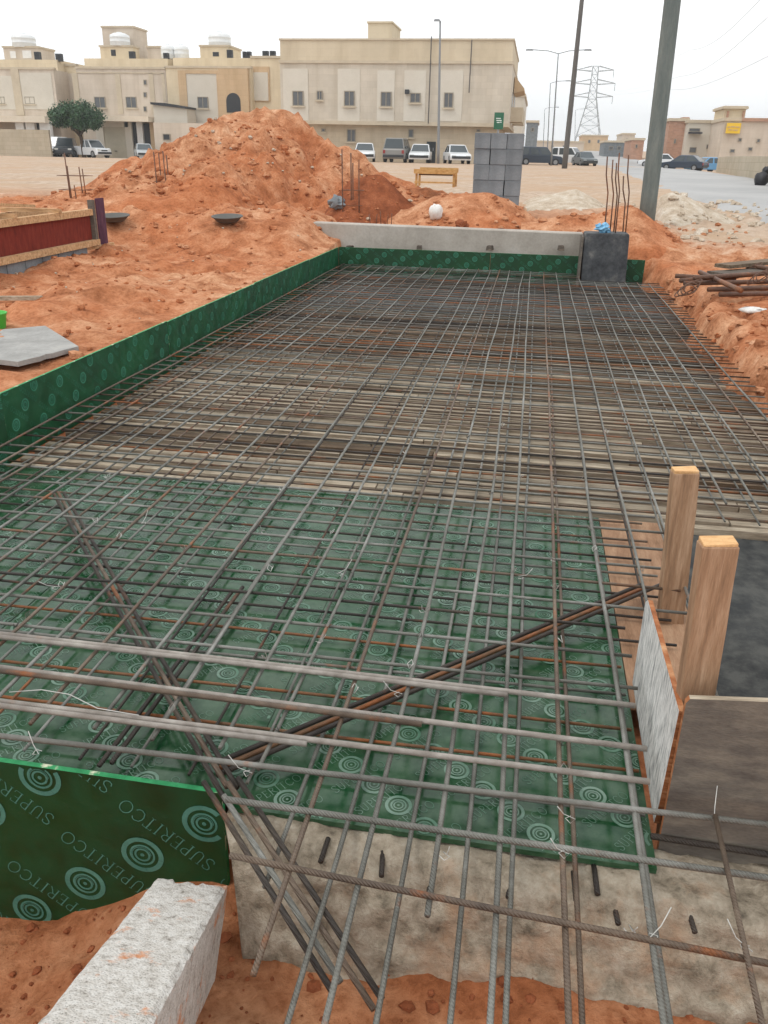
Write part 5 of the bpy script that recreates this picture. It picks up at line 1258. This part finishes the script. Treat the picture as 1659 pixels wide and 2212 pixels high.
    for s in (-1, 1):
        mbl = MB(); mbl.box((f-.09, s*(hw-.28), hd-.20), (.12, .36, .15)); mbl.build('headlight', 'lamp_glass', t)
        mbl = MB(); mbl.box((r+.03, s*(hw-.16), bel-.25), (.08, .2, .26)); mbl.build('tail_light', 'red_lamp', t)
    mbl = MB(); mbl.box((f+.0, 0, h0+.22), (.1, Wd*.9, .2)); mbl.box((f-.035, 0, hd-.24), (.06, Wd*.4, .12)); mbl.build('front_bumper', 'dark', t)
    mbl = MB(); mbl.box((r-.0, 0, h0+.22), (.1, Wd*.92, .2)); mbl.build('rear_bumper', 'dark', t)
    t.location = (p.x, p.y, z); t.rotation_euler = (0, 0, math.radians(heading)); return t
MT['car_glass'] = plain('car_glass', rgb(60, 68, 72), .12, 0, .6, .05)
car('van', 'white', 'van', 'small white van half hidden beside the tree trunk, at the left', 122, 338, YL-5.5, -85, 3.8)
car('suv', 'charcoal', 'parked_car', 'dark grey car between the white van and the white pickup', 145, 338, YL-6, -70, 4.2)
car('pickup', 'white', 'pickup_truck', 'white pickup truck parked in front of the beige garage door', 198, 342, YL-6.5, -28, 4.9)
car('sedan', 'silver', 'parked_car', 'pale car mostly hidden behind the left slope of the huge heap', 312, 338, YL-6, -60, 4.3)
car('sedan', 'white', 'parked_car', 'leftmost white car in front of the beige building, just right of the huge heap', 788, 344, 76.6, -80, 4.4)
car('suv', 'grey', 'parked_car', 'dusty grey off-road car in front of the beige building', 860, 350, 76.4, 88, 4.4)
car('sedan', 'white', 'parked_car', 'white car beside the dark door of the beige building', 908, 350, 76.6, -86, 4.3)
car('sedan', 'white', 'parked_car', 'white car just left of the stacked grey blocks', 986, 350, 76.4, -75, 4.4)
car('suv', 'navy', 'parked_car', 'large dark off-road car parked right of the stacked grey blocks', 1163, 361, 101, 12, 5.0)
car('suv', 'white', 'parked_car', 'white off-road car partly behind the dark utility pole', 1230, 361, 106, -25, 4.6)
car('sedan', 'darkgrey', 'parked_car', 'dark grey car right beside the dark utility pole, seen end-on', 1261, 362, 103, -75, 4.3)
car('sedan', 'white', 'parked_car', 'white car on the right side of the road, behind the leaning grey pole', 1420, 364, 112, 165, 4.6)
car('sedan', 'navy', 'parked_car', 'dark blue saloon car on the right side of the road', 1474, 374, 96, 150, 4.6)
car('sedan', 'blue', 'parked_car', 'bright blue car on the right side of the road', 1521, 372, 100, 205, 4.2)
mb = MB(); q = at(757+540*0, 352, 49)
# ------------------------------------------------------------------ lamps, poles, pylon
def street_lamp(ub, ut, vt, y, lab, arm, both=False, r=.09):
    b = at(ub, 340, y); z = g(b.x, y); tp = at(ut, vt, y); b.z = z
    arms = []
    hp = tp+Vector((0, 0, .1))
    for s in ((arm,) if not both else (arm, -arm)):
        arms.append(([tp, tp+Vector((s*.4, 0, .25)), tp+Vector((s, 0, .35))], .04, 'arm', 'galv'))
    t = pole('street_lamp', b, tp, r, r*.6, 'galv', lab, 'street lamp', 'street lamps', arms)
    for s in ((arm,) if not both else (arm, -arm)):
        mb = MB(); mb.box(tp+Vector((s+(.3 if s > 0 else -.3), 0, .34)), (.75, .3, .13), None, 0, .8); mb.build('lamp_head', 'galv', t)
t = pole('street_lamp', Vector((at(947, 345, 74).x, 74, g(3, 74)-.2)), at(951, 45, 74), .12, .07, 'galv', 'tall thin street lamp in front of the beige building', 'street lamp', 'street lamps')
p = at(951, 45, 74); mb = MB(); mb.box(p+Vector((-.25, 0, .05)), (.5, .3, .14), None, 0, .7); mb.build('lamp_head', 'galv', t)
street_lamp(1192, 1206, 116, 96, 'street lamp left of the dark utility pole, nearest of the row', 2.6, True)
street_lamp(1182, 1189, 180, 135, 'street lamp left of the dark utility pole, second of the row', 2.2)
street_lamp(1172, 1177, 235, 190, 'street lamp left of the dark utility pole, farthest of the row', 2.2)
street_lamp(1240, 1243, 238, 230, 'small far street lamp right of the dark utility pole', 2.2)
a = at(1219, 365, 62); b = at(1257, 0, 62); b = b+(b-a)*.1; a.z = g(a.x, 62)-.3
pole('utility_pole', a, b, .19, .13, 'pole_dark', 'tall dark leaning utility pole beside the parked cars', 'pole')
# pylon
yQ = 420; pb = at(1279, 312, yQ); pt = at(1287, 143, yQ); H_ = pt.z-pb.z
t = thing('pylon', pb, 'tall steel lattice power pylon in the distance over the road', 'pylon')
mb = MB(); hwid = lambda s: (6.2*(1-s/.62)+1.7*(s/.62)) if s < .62 else 1.7-.5*(s-.62)/.38
lv = [0, .14, .27, .39, .5, .6, .7, .8, .9, 1.0]
cz = Vector((pt.x, yQ, pb.z-1))
def corner(s, i):
    w_ = hwid(s); return cz+Vector(((1, -1, -1, 1)[i]*w_, (1, 1, -1, -1)[i]*w_, s*(H_+1)))
for a_, b_ in zip(lv, lv[1:]):
    for i in range(4):
        mb.bar(corner(a_, i), corner(b_, i), .24)
        mb.bar(corner(a_, i), corner(b_, (i+1) % 4), .14); mb.bar(corner(a_, (i+1) % 4), corner(b_, i), .14); mb.bar(corner(b_, i), corner(b_, (i+1) % 4), .14)
mb.build('mast', 'pylon', t)
for s in (.62, .78, .94):
    mb = MB(); L_ = (8.8, 9.2, 8.0)[(.62, .78, .94).index(s)]
    for sg in (-1, 1):
        tip = cz+Vector((sg*L_, 0, (s+.015)*(H_+1)))
        for yy_ in (-1.4, 1.4):
            mb.bar(cz+Vector((sg*1.6, yy_, s*(H_+1))), tip, .3); mb.bar(cz+Vector((sg*1.6, yy_, (s+.06)*(H_+1))), tip, .3)
        mb.bar(tip, tip-Vector((0, 0, 3.0)), .28)
    mb.build('cross_arm', 'pylon', t)
# overhead wires at upper right
for i, (p0, p1) in enumerate((((1490, 108, 60), (1760, -130, 22)), ((1470, 165, 70), (1760, -60, 24)), ((1430, 190, 80), (1760, 70, 26)))):
    A = at(*p0); B = at(*p1); pts = [A.lerp(B, k/12)-Vector((0, 0, .6*math.sin(math.pi*k/12))) for k in range(13)]
    A0 = at(1287, 150, yQ)
    pts = [A0.lerp(A, k/8)-Vector((0, 0, 4*math.sin(math.pi*k/8))) for k in range(8)]+pts
    mb = MB(); mb.tube(pts, .008, 5); one(mb, 'power_line', 'rim', ('uppermost', 'middle', 'lowest')[i]+' of the thin overhead power lines crossing the sky at upper right', 'power line', 'overhead power lines', origin=(B.x, B.y, B.z))
# ------------------------------------------------------------------ far buildings
def block(u0, u1, v0, y, dy, mat, lab, parapet=True, wins=(), name='building', vb=None, extra=None):
    a = at(u0, v0, y); b = at(u1, v0, y); z = g(a.x, y)-.5
    t = thing(name, ((a.x+b.x)/2, y+dy/2, z), lab, 'building')
    zt = at((u0+u1)/2, v0, y).z
    mb = MB(); mb.bx(a.x, b.x, y, y+dy, z, zt); mb.build('wall', mat, t)
    if parapet: mb = MB(); mb.bx(a.x-.15, b.x+.15, y-.15, y+dy+.15, zt+.005, zt+.35); mb.build('parapet', 'trim', t)
    for w_ in wins: window(t, *w_, y-.06, sill=False, panes=1)
    return t
block(1108, 1133, 209, 112, 20, 'plaster_light', 'white building just behind the right corner of the beige building', wins=((1118, 1124, 232, 248), (1118, 1124, 258, 268)))
block(1138, 1163, 265, 150, 12, 'cmu', 'narrow grey tower-like building left of the row of street lamps', wins=((1147, 1154, 276, 284),))
block(1160, 1262, 308, 200, 15, 'house_pink', 'long low pale building behind the parked off-road cars', wins=((1190, 1196, 314, 320), (1215, 1221, 314, 320)))
block(1258, 1314, 294, 260, 20, 'house_tan', 'tan building under the pylon at the far end of the road', wins=((1270, 1276, 302, 309), (1290, 1296, 302, 309)))
block(1306, 1350, 308, 170, 12, 'cmu', 'small grey shed-like building at the far end of the road', wins=((1315, 1325, 316, 324), (1333, 1342, 316, 324)))
block(1345, 1372, 291, 210, 15, 'house_pink', 'pale small building left of the leaning grey pole, far away', wins=((1352, 1358, 299, 306),))
block(1365, 1392, 303, 150, 12, 'brick_red', 'low reddish building just left of the leaning grey pole', wins=((1372, 1378, 312, 320),))
block(1421, 1450, 296, 150, 12, 'house_tan', 'low tan building just right of the leaning grey pole', wins=((1432, 1438, 306, 314),))
t = block(1447, 1487, 262, 118, 14, 'brick_red', 'red brick building with taller corner on the right side of the road', wins=((1455, 1461, 300, 310),))
slab_(t, 'corner_tower', 'brick_red', 1474, 1490, 253, 262, 118, 5, .0); 
t = block(1487, 1568, 266, 116, 16, 'plaster_light', 'white two-storey building with dark ribbon windows, right of the red brick one', wins=((1488, 1513, 277, 284), (1488, 1505, 318, 330)))
slab_(t, 'canopy', 'dark', 1486, 1514, 286, 289, 116, None, 1.2)
for u in (1525, 1545): window(t, u, u+6, 312, 322, 116-.06, sill=False, panes=1)
t = block(1566, 1800, 263, 108, 16, 'house_pink', 'wide pale building with yellow sign at the right edge', wins=((1594, 1603, 298, 306), (1634, 1643, 300, 308), (1576, 1588, 322, 330), (1615, 1626, 318, 326)))
slab_(t, 'cornice', 'brick_red', 1602, 1800, 258, 262, 108, None, .3)
a = at(1567, 288, 107.7); b = at(1601, 266, 107.7); s_ = thing('sign_board', ((a.x+b.x)/2, 107.6, a.z), 'yellow sign with dark lettering on the wide pale building at the right', 'sign')
mb = MB(); mb.bx(a.x, b.x, 107.55, 107.8, a.z, b.z); mb.build('board', 'sign_yellow', s_)
mb = MB(); w_, h_ = b.x-a.x, b.z-a.z
for fx_, fz, fw, fh in ((.06, .55, .2, .1), (.3, .6, .3, .09), (.66, .56, .25, .1), (.15, .3, .28, .08), (.5, .28, .32, .09)): mb.bx(a.x+w_*fx_, a.x+w_*(fx_+fw), 107.5, 107.547, a.z+h_*fz, a.z+h_*(fz+fh))
mb.build('lettering', 'house_tan', s_)
t = block(1566, 1612, 236, 112, 6, 'house_yellow', 'open roof cabin with red pillars on the wide pale building', name='roof_cabin')
for u in (1567, 1601): slab_(t, 'pillar', 'brick_red', u, u+8, 240, 262, 112, None, .25)
slab_(t, 'roof', 'trim', 1560, 1616, 231, 235, 112, 6, .5)
# roadside wall, white lorry roof, rubbish bag
A = onray(1545, 372); ys_ = [A.y, 60, 48, 40, 33]
mb = MB(); top_u = ((1545, 345), (1800, 358))
p0 = onray(1546, 372); p1 = onray(1780, 430)
dd = (p1-p0); k = 14
for i in range(k+1):
    q = p0.lerp(p1, i/k); z = g(q.x, q.y); 
    h = 1.05
    mb.v += [(q.x, q.y, z-.2), (q.x, q.y, z+h), (q.x+.25, q.y+.1, z+h), (q.x+.25, q.y+.1, z-.2)]
for i in range(k):
    for j in range(3): mb.f.append((i*4+j, (i+1)*4+j, (i+1)*4+j+1, i*4+j+1)); mb.m.append(0)
mb.f += [(0, 1, 2, 3), (k*4+3, k*4+2, k*4+1, k*4)]; mb.m += [0, 0]
one(mb, 'roadside_wall', 'lot_wall', 'low beige wall along the right side of the road', 'wall')
q = onray(1642, 402); mb = MB(); mb.blob(q+Vector((0, 0, .25)), .28, 14, 0, 1.0, .35, 8, 12); mb.blob(q+Vector((.1, 0, .55)), .15, 18, 0, 1.1, .5, 7, 10); one(mb, 'rubbish_bag', 'black_cloth', 'black rubbish bag standing against the roadside wall at the right edge', 'rubbish bag', smooth=True)
# ------------------------------------------------------------------ sky and sun: bright overcast
w = bpy.data.worlds.new('World'); sc.world = w; w.use_nodes = True; nt = w.node_tree
sky = nt.nodes.new('ShaderNodeTexSky'); sky.sky_type = 'NISHITA'; sky.sun_disc = False
EL, AZ = math.radians(62), math.radians(-130)
sky.sun_elevation = EL; sky.air_density = 1.0; sky.dust_density = 6.0; sky.ozone_density = 1.0
hs = nt.nodes.new('ShaderNodeHueSaturation'); hs.inputs['Saturation'].default_value = SKY_SAT; hs.inputs['Value'].default_value = 1.0
bg = nt.nodes['Background']; bg.inputs['Strength'].default_value = SKY_STR
nt.links.new(sky.outputs[0], hs.inputs['Color'])
# closed pale cloud deck over the clear sky
cn = noise_n(nt, coords(nt, (1, 1, 2.2), 'Generated'), 1.5, 4, .5)
cloud = ramp(nt, cn, [(.35, (CLOUD*.86, CLOUD*.92, CLOUD*.96, 1)), (.55, (CLOUD*.98, CLOUD, CLOUD*1.01, 1)), (.7, (CLOUD*1.04, CLOUD*1.04, CLOUD*1.04, 1))])
nt.links.new(mix(nt, .88, hs.outputs[0], cloud), bg.inputs['Color'])
sun = bpy.data.lights.new('sun', 'SUN'); sun.energy = SUN_E; sun.angle = math.radians(14); sun.color = (1, .97, .92)
so = bpy.data.objects.new('sun', sun); COL.objects.link(so)
# light comes from behind and to the left of the camera, high up
D = Vector((math.sin(AZ)*math.cos(EL), math.cos(AZ)*math.cos(EL), math.sin(EL)))
so.rotation_euler = D.to_track_quat('Z', 'Y').to_euler(); so.location = (0, 0, 60)
sky.sun_rotation = math.atan2(D.x, D.y)
vs_ = sc.view_settings; vs_.view_transform = 'Standard'; vs_.look = 'None'; vs_.exposure = EXPO; vs_.gamma = 1
for o in sc.objects:
    if '_loc' in o: del o['_loc']
if HAZE:
    m = bpy.data.materials.new('haze'); m.use_nodes = True; nt = m.node_tree
    nt.nodes.remove(nt.nodes['Principled BSDF']); pv = nt.nodes.new('ShaderNodeVolumePrincipled')
    pv.inputs['Color'].default_value = (.95, .96, .97, 1); pv.inputs['Density'].default_value = HAZE; pv.inputs['Anisotropy'].default_value = .2
    nt.links.new(pv.outputs[0], nt.nodes['Material Output'].inputs['Volume'])
    MT['haze'] = m; mb = MB(); mb.bx(-1000, 1000, -20, 1500, -3, 62); tag(mb.build('haze', 'haze'), kind='stuff')
for o in sc.objects:
    if '_loc' in o: del o['_loc']
